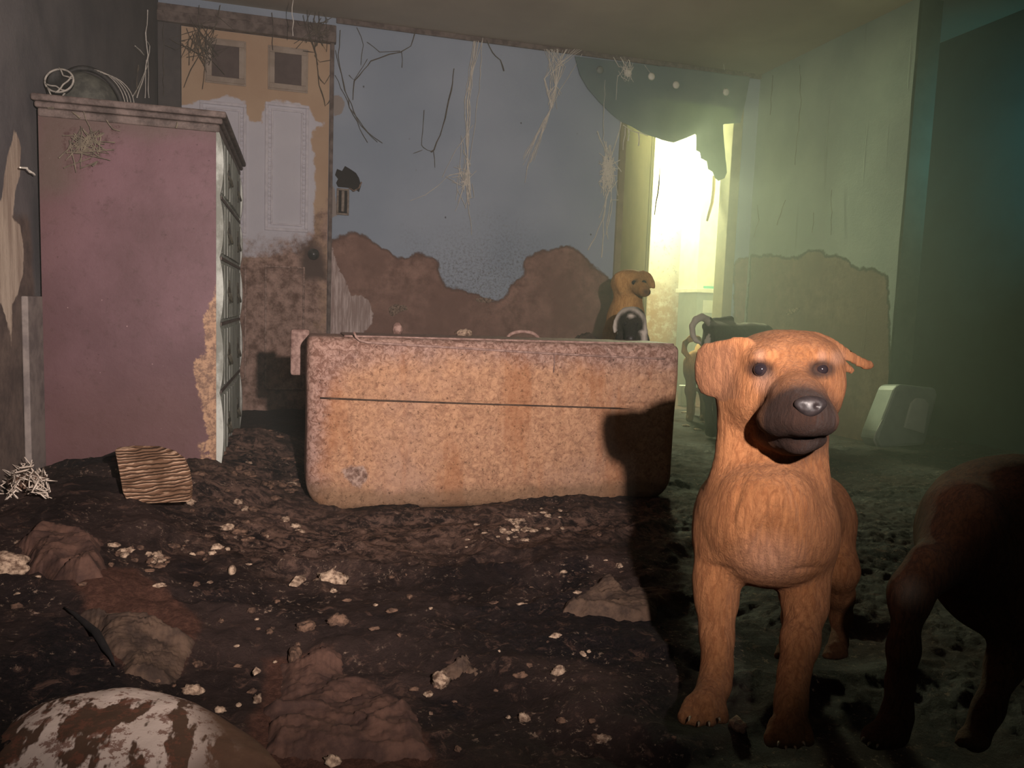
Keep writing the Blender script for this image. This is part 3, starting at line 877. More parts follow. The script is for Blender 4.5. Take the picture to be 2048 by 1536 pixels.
tm = MB().box(DX0 - .012, DX1 + .022, DY0 - .020, DY1 + .03, DT - .018, DT).box(DX0 - .006, DX1 + .012, DY0 - .012, DY1 + .02, DT - .034, DT - .018).box(DX0, DX1 + .004, DY0 - .006, DY1 + .01, DT - .056, DT - .034)
tag(tm.build('top_moulding', M_MOULD, e, bevel=.005), 'grimy grey-brown stepped moulding')
zs_ = [at(431, y, 'X', DX1)[2] for y in (252, 385, 512, 650, 792, 960)]
for (yy0, yy1) in ((DY0, DY0 + .022), (DY1 - .02, DY1)):      # scalloped corner posts
    N = 90
    prof = []
    for k in range(N + 1):
        z = zs_[-1] + (zs_[0] - zs_[-1]) * k / N
        seg = 0
        for a_, b__ in zip(zs_[:-1], zs_[1:]):
            if b__ <= z <= a_: seg = (z - b__) / (a_ - b__)
        bul = .006 + .012 * math.sin(math.pi * seg) ** .7
        prof.append((z, bul - .004))
    V2 = []; F2 = []
    for z, bul in prof: V2 += [(DX1 - .006, yy0 - .002, z), (DX1 + bul, yy0 - .002, z), (DX1 + bul, yy1, z), (DX1 - .006, yy1, z)]
    for k in range(N):
        for j in range(4): F2.append((k * 4 + j, k * 4 + (j + 1) % 4, k * 4 + 4 + (j + 1) % 4, k * 4 + 4 + j))
    MB().add(V2, F2).build('scalloped_post', M_DRAWER, e)
for i, (zt_, zb_) in enumerate(zip(zs_[:-1], zs_[1:])):
    d = MB(); N = 10
    d.box(DX1 - .012, DX1 + .004, DY0 + .022, DY1 - .02, zb_ + .004, zt_ - .004)
    for k in range(N):
        y_a = DY0 + .03 + (DY1 - DY0 - .06) * k / N; y_b = DY0 + .03 + (DY1 - DY0 - .06) * (k + 1) / N
        h_ = .006 + .006 * math.sin(math.pi * (k + .5) / N)
        d.box(DX1 + .003, DX1 + h_, y_a, y_b, zb_ + .014, zt_ - .016)
    dr = d.build('drawer', M_DRAWER, e, bevel=.002)
    for yy in (DY0 + .21, DY1 - .21):
        zc = (zt_ + zb_) / 2
        hb = MB()
        hb.prism([(DX1 + .010, yy + .035 * math.cos(t) * (1 + .25 * math.cos(4 * t)), zc + .03 * math.sin(t) * (1 + .25 * math.cos(4 * t))) for t in np.linspace(0, 2 * math.pi, 24, endpoint=False)], (.003, 0, 0))
        hb.tube([(DX1 + .013 + .008 * math.sin(t), yy - .028 * math.cos(t), zc - .002 - .028 * math.sin(t)) for t in np.linspace(0, math.pi, 9)], .0035, 6)
        tag(hb.build('handle', M_BRASS, dr), 'dark tarnished bail handle')
    MB().box(DX1, DX1 + .0065, DY0 + .022, DY1 - .02, zb_ - .005, zb_ + .004).build('divider_rail', M_MOULD, e)

# dark coiled container on the dresser
hc = P(160, 168, 2.36); hz = DT
e = empty('tipped_container', (hc[0], hc[1], hz), 'dark round container lying on its side on top of the dresser, draped in cobweb', 'container')
dc = np.array(at(176, 190, 'Y', 2.50)); dc[2] = hz
V = []; F = []; n1_, n2_ = 18, 40
for i in range(n1_ + 1):
    th = math.pi / 2 * i / n1_
    for j in range(n2_):
        ph = 2 * math.pi * j / n2_
        V.append((dc[0] + .092 * math.cos(ph) * math.cos(th) ** .8, dc[1] + .075 * math.sin(ph) * math.cos(th) ** .8, hz + .002 + .100 * math.sin(th) + .012 * math.cos(ph) * -1 * math.sin(2 * th)))
for i in range(n1_):
    for j in range(n2_): F.append((i * n2_ + j, i * n2_ + (j + 1) % n2_, (i + 1) * n2_ + (j + 1) % n2_, (i + 1) * n2_ + j))
F.append(tuple(range(n2_))[::-1])
mesh_obj('dome', V, F, plain('dusty_dark_shell', lin(58, 58, 54), lin(84, 84, 76), 30, .7, .4), e)
def arc(x0, w_, h_, y_, lean=0.0, n=26): return [np.array([dc[0] + x0 + w_ * math.cos(t) + lean * math.sin(t), dc[1] + y_, hz + .006 + h_ * math.sin(t)]) for t in np.linspace(math.pi, 0, n)]
MB().tube(arc(.012, .084, .102, -.030, -.01), .0075, 8).build('rim', M_BLACK, e, smooth=True)
mc = np.array([dc[0] - .052, dc[1] - .072, hz + .056]); mn = np.array([-.30, -.93, .20]); mn /= np.linalg.norm(mn)
MB().lathe(mc, mn, [(.001, -.010), (.036, -.008), (.038, .0), (.032, .001), (.028, -.004), (.001, -.006)], 30).build('mouth', M_BLACK, e, smooth=True)
a1 = np.cross(mn, [0, 0, 1]); a1 /= np.linalg.norm(a1); b1 = np.cross(mn, a1)
MB().tube([mc + mn * .003 + a1 * math.cos(t) * .040 + b1 * math.sin(t) * .033 for t in np.linspace(0, 2 * math.pi, 30)], .0028, 6).build('mouth_ring', M_STRAP, e, smooth=True)
for t0_, t1_ in ((0.3, 2.2), (1.4, 3.5), (3.3, 4.8)):
    MB().tube([mc + mn * .005 + (a1 * math.cos(t0_ + (t1_ - t0_) * q_) + b1 * math.sin(t0_ + (t1_ - t0_) * q_)) * (.036 - .018 * math.sin(math.pi * q_)) for q_ in np.linspace(0, 1, 12)], .0022, 6).build('strap', M_STRAP, e, smooth=True)
for dx_ in (.0, .05):
    MB().tube([mc + np.array([-.03 + dx_, -.004, -.02]), mc + np.array([-.02 + dx_ * .6, -.012, -.040]), mc + np.array([-.012 + dx_ * .3, -.006, -.052])], .0022, 6).build('strap', M_STRAP, e, smooth=True)
st_ = MB()
for k in range(4): st_.tube(arc(.020 + .004 * k, .084 + .004 * k, .100 - .004 * k, -.036 - .004 * k, .004 * k)[13:], .0012, 5)
st_.build('loose_thread', M_STRAP, e, smooth=True)

# ============================================================ sofa seen from behind
SY0, SY1 = 2.15, 2.42
sX0, sX1 = at(612, 850, 'Y', SY0)[0], at(1362, 720, 'Y', SY0)[0]
sZ1 = at(900, 679, 'Y', SY0)[2]; sZ0 = .035


def rbox_mesh(x0, x1, y0, y1, z0, z1, rxz, re, h=.007, disp=.004, groove=None):
    lo = np.array([x0, y0, z0]) - .02; hi = np.array([x1, y1, z1]) + .02
    n = np.ceil((hi - lo) / h).astype(int) + 1
    g = [lo[a] + h * np.arange(n[a]) for a in range(3)]
    X = np.stack(np.meshgrid(*g, indexing='ij'), -1)
    cx, cz_ = (x0 + x1) / 2, (z0 + z1) / 2
    # 2-D rounded rectangle in x-z (bottom corners only), extruded in y
    qx = np.abs(X[..., 0] - cx) - (x1 - x0) / 2; qz = np.abs(X[..., 2] - cz_) - (z1 - z0) / 2
    r = np.where(X[..., 2] < cz_, rxz, .018)
    d2 = np.sqrt(np.maximum(qx + r, 0) ** 2 + np.maximum(qz + r, 0) ** 2) + np.minimum(np.maximum(qx + r, qz + r), 0) - r
    dy = np.abs(X[..., 1] - (y0 + y1) / 2) - (y1 - y0) / 2
    a_ = np.maximum(d2 + re, 0); b_2 = np.maximum(dy + re, 0)
    d = np.sqrt(a_ ** 2 + b_2 ** 2) + np.minimum(np.maximum(d2 + re, dy + re), 0) - re
    d = d + (fbm(X, 7, 2, 77) - .5) * disp * 2
    if groove is not None: d = np.maximum(d, -groove(X))
    return surface_nets(d.astype(np.float32), lo, h)


gz = at(900, 806, 'Y', SY0)[2]


def groove(X):
    zc = gz + (X[..., 0] - .5) * -.006
    return np.sqrt((X[..., 1] - SY0) ** 2 + (X[..., 2] - zc) ** 2) - .006


e = empty('sofa', ((sX0 + sX1) / 2, (SY0 + SY1) / 2, .02), 'low tan upholstered sofa back caked in dried dirt, standing in the middle of the floor', 'sofa')
V, Q = rbox_mesh(sX0, sX1, SY0, SY1, sZ0, sZ1, .085, .030, .0065, .004, groove)
V2 = V[:, [0, 2]]


def spoly(pts): return np.array([at(x, y, 'Y', SY0)[[0, 2]] for x, y in pts])


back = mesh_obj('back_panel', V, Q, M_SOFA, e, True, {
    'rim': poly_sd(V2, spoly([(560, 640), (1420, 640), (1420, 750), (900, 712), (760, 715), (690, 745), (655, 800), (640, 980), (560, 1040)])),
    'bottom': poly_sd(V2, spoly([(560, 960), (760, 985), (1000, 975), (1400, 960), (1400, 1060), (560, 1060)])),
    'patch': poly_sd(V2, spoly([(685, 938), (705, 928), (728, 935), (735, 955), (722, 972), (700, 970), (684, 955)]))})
pp = [(708, 664), (712, 674), (720, 681), (735, 685), (800, 689), (900, 695), (1000, 701), (1100, 707), (1200, 712), (1290, 716), (1330, 718)]
MB().tube([at(x, y, 'Y', SY0 - .001) for x, y in pp], .0035, 8).build('piping', M_PIPE, e, smooth=True)
MB().tube([at(x, y, 'Y', SY0 + .001) for x, y in ((640, 796), (760, 801), (960, 808), (1120, 813), (1300, 819))], .0028, 6).build('seam', M_RAG, e, smooth=True)
MB().tube([at(x, y, 'Y', SY0 - .001) for x, y in ((1108, 708), (1109, 725), (1107, 745))], .002, 6).build('seam', M_PIPE, e, smooth=True)
vb = [np.array([sX0 + .10, SY0 + .03, sZ1 - .004]), np.array([sX1 - .01, SY0 + .03, sZ1 - .004]), np.array([sX1 - .01, SY1 - .03, sZ1 - .004]), np.array([sX0 + .10, SY1 - .03, sZ1 - .004])]
tag(MB().prism(vb, (0, 0, .008)).build('top_pad', M_PIPE, e, bevel=.003), 'grimy flat pad along the top')
a_ = at(590, 740, 'Y', SY1 + .02)
tag(MB().box(sX0 - .045, sX0 + .01, SY1 - .05, SY1 - .01, at(592, 748, 'Y', SY1)[2], sZ1 + .01).build('arm_flap', M_PIPE, e, bevel=.008), 'grey strip sticking out at the left end')

# small things on and behind the sofa
def lump(name, c, r, mat, seed, sq=(1, 1, .6), label=None, cat=None, group=None, n=14, amp=.45, parent=None):
    V = []; F = []
    for i in range(n + 1):
        for j in range(2 * n):
            th = math.pi * i / n; ph = math.pi * j / n
            V.append((math.sin(th) * math.cos(ph), math.sin(th) * math.sin(ph), math.cos(th)))
    V = np.array(V); k = 1 + amp * (fbm(V + seed * 3.7, 1.9, 4, seed, .65) - .5) * 2
    V = V * k[:, None] * np.array(sq) * r + np.asarray(c)
    for i in range(n):
        for j in range(2 * n): F.append((i * 2 * n + j, (i + 1) * 2 * n + j, (i + 1) * 2 * n + (j + 1) % (2 * n), i * 2 * n + (j + 1) % (2 * n)))
    return tag(mesh_obj(name, V, F, mat, parent), label, cat, group)


pt_ = at(795, 662, 'Y', SY1 - .05); lump('foam_block', (pt_[0], pt_[1], sZ1 + .018), .020, M_PIPE, 3, (.8, .8, 1), 'small upright grimy block on the left part of the sofa top', 'block', amp=.25)
pt_ = at(928, 672, 'Y', SY1 - .05); lump('rag_tuft', (pt_[0], pt_[1], sZ1 + .012), .028, M_CRUMB, 4, (1, .6, .5), 'small brown tuft on the sofa top right of the upright block', 'tuft')
e = empty('bent_hoop', (0, 0, 0)); p0 = at(1046, 684, 'Y', SY1 - .04); e.location = (p0[0], p0[1], sZ1)
tag(e, 'pale bent hoop lying on the back edge of the sofa', 'hoop')
MB().tube([(p0[0] + .052 * math.cos(t), p0[1], sZ1 - .002 + .024 * math.sin(t)) for t in np.linspace(0, math.pi, 14)], .006, 8).build('rim', M_PIPE, e, smooth=True)
p0 = P(1165, 700, 3.25); lump('cloth_heap', (p0[0], p0[1], .26), .17, M_RAG, 9, (.9, .5, 1.55), 'sloping grey-brown heap behind the right half of the sofa, left of the dogs', 'heap', amp=.25, n=20)
# fragment stuck on the stained wall
for pl_, lab in (([(777, 616), (790, 608), (812, 611), (816, 619), (800, 624), (786, 633), (779, 629)], 'pale torn scrap stuck low on the stained wall above the sofa'),
                 ([(950, 598), (962, 594), (990, 600), (975, 606), (955, 604)], 'thin pale flake curling off the stained wall, mid-wall')):
    tag(MB().prism([at(x, y, 'Y', YA - .004) for x, y in pl_], (0, -.006, 0)).build('plaster_flake', M_CRUMB), lab, 'flake')
for pl_, lab in (([(1572, 628), (1580, 618), (1600, 615), (1596, 622), (1578, 630)], 'pale flake on the right wall just above the big dog'),
                 ([(1474, 618), (1480, 614), (1482, 640), (1476, 646)], 'narrow pale flake on the wall right of the doorway')):
    tag(MB().prism([at(x, y, 'X', XR - .004) for x, y in pl_], (-.005, 0, 0)).build('plaster_flake', M_CRUMB), lab, 'flake')

# broken switch box and hole in the plaster
hole = [(670, 350), (674, 338), (684, 342), (690, 332), (700, 338), (712, 346), (718, 356), (722, 372), (718, 384), (712, 380), (706, 384), (698, 376), (676, 374), (672, 366), (676, 358)]
e = empty('broken_light_switch', at(690, 400, 'Y', YA), 'broken light switch box under a ragged hole in the wall beside the door', 'switch')
MB().prism([at(x, y, 'Y', YA - .003) for x, y in hole], (0, -.002, 0)).build('hole_shade_patch', M_HOLE_SHADE, e)  # flat dark patch paints the shade of the hole, nothing is cut
MB().tube([at(x, y, 'Y', YA - .010) for x, y in ((698, 376), (708, 382), (718, 376), (723, 364))], .004, 6).build('hole_rim', M_CRUMB, e)
r = (at(673, 400, 'Y', YA)[0], at(698, 400, 'Y', YA)[0], at(690, 431, 'Y', YA)[2], at(690, 378, 'Y', YA)[2])
mb = MB(); frame(mb, r, .011, YA - .016, YA - .002); mb.build('box_frame', M_SWITCH, e, bevel=.003)
MB().box(r[0] + .011, r[1] - .011, YA - .005, YA - .002, r[2] + .011, r[3] - .011).build('cavity_shade_patch', M_HOLE_SHADE, e)  # dark plate paints the shade inside the box
MB().box((r[0] + r[1]) / 2 - .008, (r[0] + r[1]) / 2 + .008, YA - .018, YA - .005, r[2] + .018, r[3] - .012).build('toggle', M_SWITCH, e, bevel=.003)

# ============================================================ cobwebs
def web(label, strands, plane=('Y', YA - .03), dark=False, jit=3.0, r=.0015, seed=1, sep=False):
    rnd = random.Random(seed); mb = MB()
    if sep: e = empty('cobweb', at(*[q_ for q_ in strands[0] if not isinstance(q_, (int, float))][0], *plane), label, 'cobweb', 'cobwebs hanging round the room')
    for s in strands:
        rr = r * (s[0] if isinstance(s[0], (int, float)) else 1); pts = s[1:] if isinstance(s[0], (int, float)) else s
        out = []
        for (x0, y0), (x1, y1) in zip(pts[:-1], pts[1:]):
            n = max(2, int(math.hypot(x1 - x0, y1 - y0) / 14))
            for k in range(n): out.append((x0 + (x1 - x0) * k / n + rnd.uniform(-jit, jit) * .5, y0 + (y1 - y0) * k / n))
        out.append(pts[-1])
        mb.tube([at(x, y, *plane) for x, y in out], [rr * rnd.uniform(.6, 1.3) for _ in out], 4)
        if sep: mb.build('strand', M_WEBD if dark else M_WEB, e); mb = MB()
    if sep: return e
    return tag(mb.build('cobweb', M_WEBD if dark else M_WEB), label, 'cobweb', 'cobwebs hanging round the room')


def bundle(top, mid, bot, n, spread, seed):
    rnd = random.Random(seed); out = []
    for _ in range(n):
        out.append([(top[0] + rnd.uniform(-spread, spread), top[1]), (mid[0] + rnd.uniform(-spread, spread) * .5, (top[1] + mid[1]) / 2), mid,
                    (bot[0] + rnd.uniform(-spread, spread) * .4, bot[1] + rnd.uniform(-20, 20))])
    return out


def scribble(c, rx, ry, n, seed):
    rnd = random.Random(seed)
    return [[(c[0] + rnd.gauss(0, rx), c[1] + rnd.gauss(0, ry)) for _ in range(3)] for _ in range(n)]


W = [(920, 350)]
web('longest cobweb bundle in the middle of the blue wall, ending in a brush', bundle((958, 82), (935, 320), (938, 400), 9, 12, 1) + scribble((928, 360), 10, 28, 22, 2) +
    [[(966, 75), (958, 180), (945, 290), (932, 350), (938, 410), (943, 470)], [(940, 345), (900, 350), (875, 372), (850, 390), (820, 402)], [(945, 250), (905, 310), (885, 355)]], seed=3, r=.0016)
web('dark single strand curving down left of the long brush cobweb', [[2.0, (909, 137), (904, 180), (894, 219), (880, 270), (868, 300), (862, 304)], [(868, 300), (870, 335)]], dark=True, seed=4)
web('faint low strands looping between the switch and the middle of the wall', [[(848, 220), (842, 290), (855, 300), (866, 304)], [(825, 307), (845, 300)], [(735, 285), (700, 215), (670, 150)]], dark=True, seed=5, sep=True)
web('branching cobweb in the top left corner of the blue wall', [[1.6, (830, 62), (822, 92), (803, 104), (780, 108), (742, 122), (728, 140), (708, 162), (706, 200)], [(735, 84), (760, 104), (800, 102)],
    [(697, 150), (708, 160), (735, 118)], [(715, 55), (727, 90), (722, 130)], [(804, 102), (804, 135)], [(682, 60), (676, 110), (684, 150), (700, 215), (735, 265), (765, 286)],
    [(672, 100), (690, 180), (720, 250), (755, 284)]], dark=True, seed=6)
web('fan of pale threads under the ceiling line right of centre', bundle((1130, 100), (1103, 215), (1058, 330), 9, 34, 7) + bundle((1125, 98), (1112, 170), (1108, 200), 14, 38, 8) + [[(1165, 108), (1120, 180), (1100, 220), (1062, 300), (1050, 365)]], seed=9)
web('dark short strand slanting from the ceiling line in mid wall', [[1.8, (973, 80), (985, 105), (1000, 120), (1008, 142)]], dark=True, seed=10)
web('bright tangled cobweb hanging left of the doorway', [[1.5, (1262, 150), (1250, 215), (1236, 270), (1222, 315)], [1.2, (1196, 262), (1212, 310), (1218, 330)]] + scribble((1214, 345), 9, 26, 42, 11) +
    [[1.3, (1216, 380), (1206, 440), (1190, 475), (1176, 500)], [1.3, (1212, 380), (1208, 440), (1203, 515)], [(1226, 350), (1222, 420), (1212, 470)], [(1240, 320), (1220, 330)], [(1236, 400), (1222, 400), (1214, 450), (1216, 478)]], seed=12, r=.0021)
web('cobweb shreds round the second curtain pin', scribble((1252, 140), 9, 12, 14, 13) + [[1.6, (1228, 114), (1238, 134)], [1.6, (1240, 114), (1252, 132)], [(1290, 130), (1304, 150)]], plane=('Y', YA - .06), seed=14, sep=True)
web('short cobweb dangling from the ceiling above the brightest pin', scribble((1448, 95), 4, 14, 10, 15) + [[(1450, 62), (1446, 110), (1449, 140)]], plane=('Y', YA - .10), seed=16)
web('fringe of cobweb drops on the curtain edge over the open door', [[1.8, (1246, 250), (1262, 262), (1280, 266), (1296, 272)], [2.2, (1258, 258), (1256, 282)], [2.6, (1278, 264), (1277, 292)], [1.6, (1250, 255), (1246, 300)]], plane=('Y', YA - .05), seed=17, sep=True)
web('dark cobweb draped across the top of the yellow door', [[1.3, (398, 10), (396, 40), (402, 70), (418, 85), (400, 110), (382, 140), (368, 175)], [(440, 10), (432, 50), (412, 75), (400, 95), (380, 100)],
    [(372, 92), (352, 100), (330, 90)], [(430, 30), (470, 60), (510, 66), (520, 55)], [(395, 75), (412, 130), (405, 178)], [(545, 25), (546, 100)], [(400, 85), (390, 60), (378, 30)]] + scribble((400, 90), 22, 26, 26, 18), plane=('Y', YA - .06), dark=True, seed=19)
web('dark looping cobweb at the top right corner of the yellow door', [[1.4, (612, 5), (618, 60), (632, 110), (640, 170), (652, 212), (660, 200)], [(628, 110), (640, 124), (662, 120)], [(636, 150), (648, 168), (660, 150)], [(620, 60), (650, 70), (664, 50)],
    [(605, 30), (625, 90), (636, 130)]] + scribble((636, 60), 16, 22, 22, 20), plane=('Y', YA - .06), dark=True, seed=21)
web('pale thread hanging straight in front of the right top door panel', [[1.2, (585, 0), (586, 72)]], plane=('Y', YA - .5), seed=22)
web('pale forked cobweb on the dark left wall above the dresser', [[1.6, (294, 20), (292, 80), (296, 110), (290, 150), (274, 195)], [(291, 80), (300, 92), (296, 120), (298, 196)], [(294, 120), (290, 196)], [(296, 130), (284, 160), (266, 192)], [1.6, (270, 92), (288, 110)]],
    plane=('X', XL + .03), seed=23)
web('dotted vertical thread left of the forked cobweb on the dark wall', [[2.0, (276, 130), (275, 145)], [(276, 145), (272, 190)], [(326, 20), (327, 190)]], plane=('X', XL + .03), dark=True, seed=24, sep=True)
web('dried matted web on the maroon side of the dresser', [[1.4, (165, 258), (178, 274), (196, 274), (208, 266)], [1.6, (185, 332), (195, 322)], [(138, 280), (146, 310), (152, 345)], [(150, 290), (190, 282), (230, 285)], [(212, 240), (225, 258), (240, 262)],
    [1.8, (95, 216), (108, 216)], [1.6, (146, 224), (160, 236)], [1.6, (356, 244), (352, 256)]] + scribble((170, 285), 24, 22, 26, 25), plane=('Y', DY0 - .012), dark=True, seed=26, sep=True)
web('curled thread on the grey wall at the left edge beside the dresser', [[1.8, (40, 335), (52, 336), (62, 344), (70, 350)]], plane=('X', XL + .02), seed=27)
web('long dark stain drips built as strands down the right wall beside the doorway', [[1.5, (1516, 410), (1518, 440), (1508, 475)], [1.5, (1570, 400), (1562, 430), (1554, 450)], [1.0, (1628, 425), (1624, 465)], [(1600, 130), (1602, 200), (1590, 330)], [(1664, 380), (1662, 470)], [1.2, (1546, 150), (1540, 230)]],
    plane=('X', XR - .02), dark=True, seed=28, sep=True)  # stain lines on the wall, built like web strands
web('two pale threads falling in front of the blue wall left of the doorway', [[(1210, 160), (1206, 280)], [(1236, 150), (1232, 200)]], plane=('Y', YA - .06), seed=29, sep=True)

# ============================================================ dogs
def paw(s, c, d, r, ntoe=4, k=.006, spread=1.0, toe_len=.5):
    """c = (px, py, D) ball of the paw, toes point towards the camera/down, r in px"""
    for i in range(ntoe):
        o = (i - (ntoe - 1) / 2) * r * .52 * spread
        mid = 1 - abs(i - (ntoe - 1) / 2) * .16
        s.cap((c[0] + o * .7, c[1], c[2], r * .40), (c[0] + o * 1.08 + d[0] * toe_len, c[1] + r * .62 * mid + d[1], c[2] - .022 * mid, r * .30), k)


def finish_dog(s, name, mat, label, V, Q, attrs, foot):
    e = empty(name, foot, label, 'dog')
    return e, mesh_obj('body', SDF.world(V), Q, mat, e, True, attrs)


def smooth_in(d, a, b): return np.clip((b - d) / (b - a), 0, 1)


# ---- big tan dog
s = SDF()
s.ell((1527, 1045, 1.10), (126, 116, .125), .03)
s.ell((1525, 1092, 1.07), (118, 66, .085), .03)
s.cap((1535, 1035, 1.14, 112), (1612, 1030, 1.31, 76), .03)
s.ell((1636, 1030, 1.33), (60, 78, .07), .03)
s.ell((1440, 1035, 1.065), (46, 78, .060), .025)
s.ell((1610, 1045, 1.055), (48, 80, .060), .025)
s.ell((1488, 1020, 1.012), (44, 70, .040), .04, rot=-.15)
s.ell((1572, 1022, 1.010), (44, 70, .040), .04, rot=.15)
s.ell((1530, 980, 1.02), (80, 48, .055), .03)
# neck
s.cap((1528, 985, 1.075, 96), (1545, 880, 1.075, 88), .03)
s.cap((1545, 880, 1.075, 88), (1556, 780, 1.07, 84), .03)
s.cap((1462, 960, 1.05, 36), (1468, 800, 1.04, 28), .02)
s.cap((1628, 960, 1.03, 30), (1612, 850, 1.04, 30), .02)
# head
s.ell((1563, 742, 1.035), (106, 76, .090), .02)
s.ell((1565, 714, 1.03), (100, 44, .074), .02)
s.ell((1512, 795, 1.012), (54, 60, .052), .035)
s.ell((1630, 795, 1.005), (44, 58, .048), .035)
s.ell((1528, 712, .972), (30, 16, .020), .02, rot=.15)
s.ell((1628, 710, .968), (28, 16, .020), .02, rot=-.1)
s.cap((1580, 772, .970, 54), (1598, 806, .915, 50), .020)
s.cap((1598, 806, .915, 50), (1610, 822, .888, 42), .014)
s.ell((1562, 838, .930), (46, 38, .042), .014, rot=.25)
s.ell((1634, 838, .918), (36, 36, .038), .012, rot=-.2)
s.ell((1602, 842, .900), (50, 28, .034), .012)
s.cap((1582, 868, .985, 44), (1594, 880, .925, 28), .010)
s.ell((1582, 876, .975), (62, 26, .060), .014)
for sx_ in (-1, 1):
    s.cap((1602 + sx_ * 8, 856, .868, 3), (1602 + sx_ * 58, 872, .915, 3), .003)
s.ops[-2:] = []
# eye hollows, mouth line
s.ell((1521, 738, .934), (20, 13, .014), .008, cut=True)
s.ell((1644, 738, .936), (17, 12, .014), .008, cut=True)
s.cap((1524, 852, .948, 0), (1524, 852, .948, 0), .001)
# ears
s.flap([(1500, 676), (1475, 672), (1440, 680), (1408, 686), (1394, 702), (1388, 735), (1391, 765), (1402, 787), (1418, 794), (1440, 786), (1458, 764), (1470, 745), (1484, 724), (1500, 700)], 1.015, -.0004, .0002, .0058, .014, bow=.02)
s.flap([(1610, 666), (1636, 664), (1664, 674), (1692, 692), (1722, 712), (1746, 722), (1752, 736), (1735, 742), (1712, 734), (1690, 722), (1660, 706), (1630, 700), (1612, 690)], 1.03, .0003, 0, .0042, .010)
s.flap([(1640, 686), (1652, 690), (1672, 704), (1692, 720), (1712, 738), (1712, 748), (1698, 748), (1680, 736), (1662, 722), (1648, 704)], 1.005, .0002, 0, .0038, .006)
# front legs
s.chain([(1440, 1080, 1.07, 48), (1431, 1160, 1.065, 40), (1432, 1205, 1.06, 37), (1434, 1275, 1.05, 30), (1434, 1330, 1.04, 25), (1430, 1372, 1.025, 27)], .018)
s.cap((1430, 1370, 1.03, 28), (1412, 1408, 1.00, 34), .014); paw(s, (1410, 1408, 1.00), (-6, 6), 46)
s.chain([(1608, 1080, 1.06, 50), (1611, 1165, 1.05, 42), (1610, 1210, 1.035, 39), (1600, 1285, 1.01, 33), (1588, 1350, .99, 26), (1583, 1400, .975, 28)], .018)
s.cap((1583, 1400, .975, 28), (1578, 1456, .955, 33), .014); paw(s, (1579, 1454, .955), (0, 6), 45)
# hind legs
for hx, o in ((1656, 0), (1560, -104)):
    s.chain([(hx, 1050, 1.31, 50), (hx + 24, 1140, 1.26, 34), (hx + 26, 1190, 1.29, 23), (hx + 26, 1235, 1.31, 18), (hx + 22, 1285, 1.27, 17)], .018)
    s.cap((hx + 22, 1282, 1.27, 17), (hx + 16, 1300, 1.25, 20), .01); paw(s, (hx + 16, 1300, 1.25), (-2, 0), 24)
# tail
s.chain([(1650, 985, 1.38, 18), (1640, 1030, 1.46, 13), (1625, 1090, 1.50, 9)], .01)


def disp_dog(V):
    px = SDF.pix(V)
    neck = np.exp(-((px[:, 0] - 1520) / 110) ** 2 - ((px[:, 1] - 930) / 80) ** 2)
    w1 = np.sin(px[:, 1] * .30 + (px[:, 0] - 1520) ** 2 * .0011 + fbm(V, 12, 2, 4) * 6) * neck * .0004 * (px[:, 1] < 975)
    for gx, gy, sx, sy, rt, am in ((1512, 1095, 5, 40, .35, .0030), (1546, 1100, 5, 42, -.30, .0030), (1530, 1128, 4, 26, 0, .0035), (1478, 985, 6, 46, .25, .0028), (1588, 985, 6, 46, -.25, .0028), (1440, 1135, 30, 5, .2, .0025), (1606, 1138, 34, 5, -.1, .0025), (1468, 1050, 5, 50, -.1, .0018), (1545, 1015, 26, 5, .2, .0015)):
        u_ = (px[:, 0] - gx) * math.cos(rt) + (px[:, 1] - gy) * math.sin(rt); v_ = -(px[:, 0] - gx) * math.sin(rt) + (px[:, 1] - gy) * math.cos(rt)
        w1 = w1 - am * np.exp(-(u_ / sx) ** 2 - (v_ / sy) ** 2) * (V[:, 2] < 1.1)
    return w1 + (fbm(V, 26, 3, 8) - .5) * .0040 + (fbm(V * [1, .35, 1], 160, 2, 9) - .5) * .0012


V, Q = s.mesh(.0036, disp_dog)
px = SDF.pix(V)
muz = np.sqrt(((px[:, 0] - 1598) / 84) ** 2 + ((px[:, 1] - 842) / np.where(px[:, 1] > 842, 84, 74)) ** 2) + (V[:, 2] - .92) * 1.5  # dark muzzle, stretched downward to paint the shade under the chin
dark = smooth_in(muz, .80, 1.25) * .97 * (V[:, 2] < 1.05)
fn = fbm(V, 40, 3, 6) - .5
for ex, ey in ((1521, 738), (1644, 738)):
    r_ = np.hypot((px[:, 0] - ex) / 1.5, px[:, 1] - ey)
    dark = np.maximum(dark, smooth_in(r_, 13, 25) * .9 * (V[:, 2] < 1.0))
ear = np.clip((1486 - px[:, 0]) / 26, 0, 1) * np.clip((px[:, 1] - 672) / 26, 0, 1) * (px[:, 1] < 800) * (V[:, 2] < 1.06)
pale = ear * .05
for cx, cy, rr in ((1530, 765, 30), (1520, 710, 16), (1644, 712, 14), (1675, 715, 20)):
    pale = np.maximum(pale, smooth_in(np.hypot(px[:, 0] - cx, px[:, 1] - cy), rr * .3, rr) * .22 * (V[:, 2] < 1.05))
dark = np.maximum(dark, ear * .34)
pale = np.maximum(pale, smooth_in(np.hypot((px[:, 0] - 1540) / 1.3, px[:, 1] - 1120), 10, 70) * .22)
W_ = SDF.world(V)
mud = smooth_in(W_[:, 2] + fn * .10, .06, .17) * .75
e, bo = finish_dog(s, 'tan_dog', M_FUR, 'large tan short-haired dog with dark muzzle standing right of the sofa, facing us', V, Q, {'dark': dark, 'pale': pale, 'mud': mud}, fp(1500, 1440))
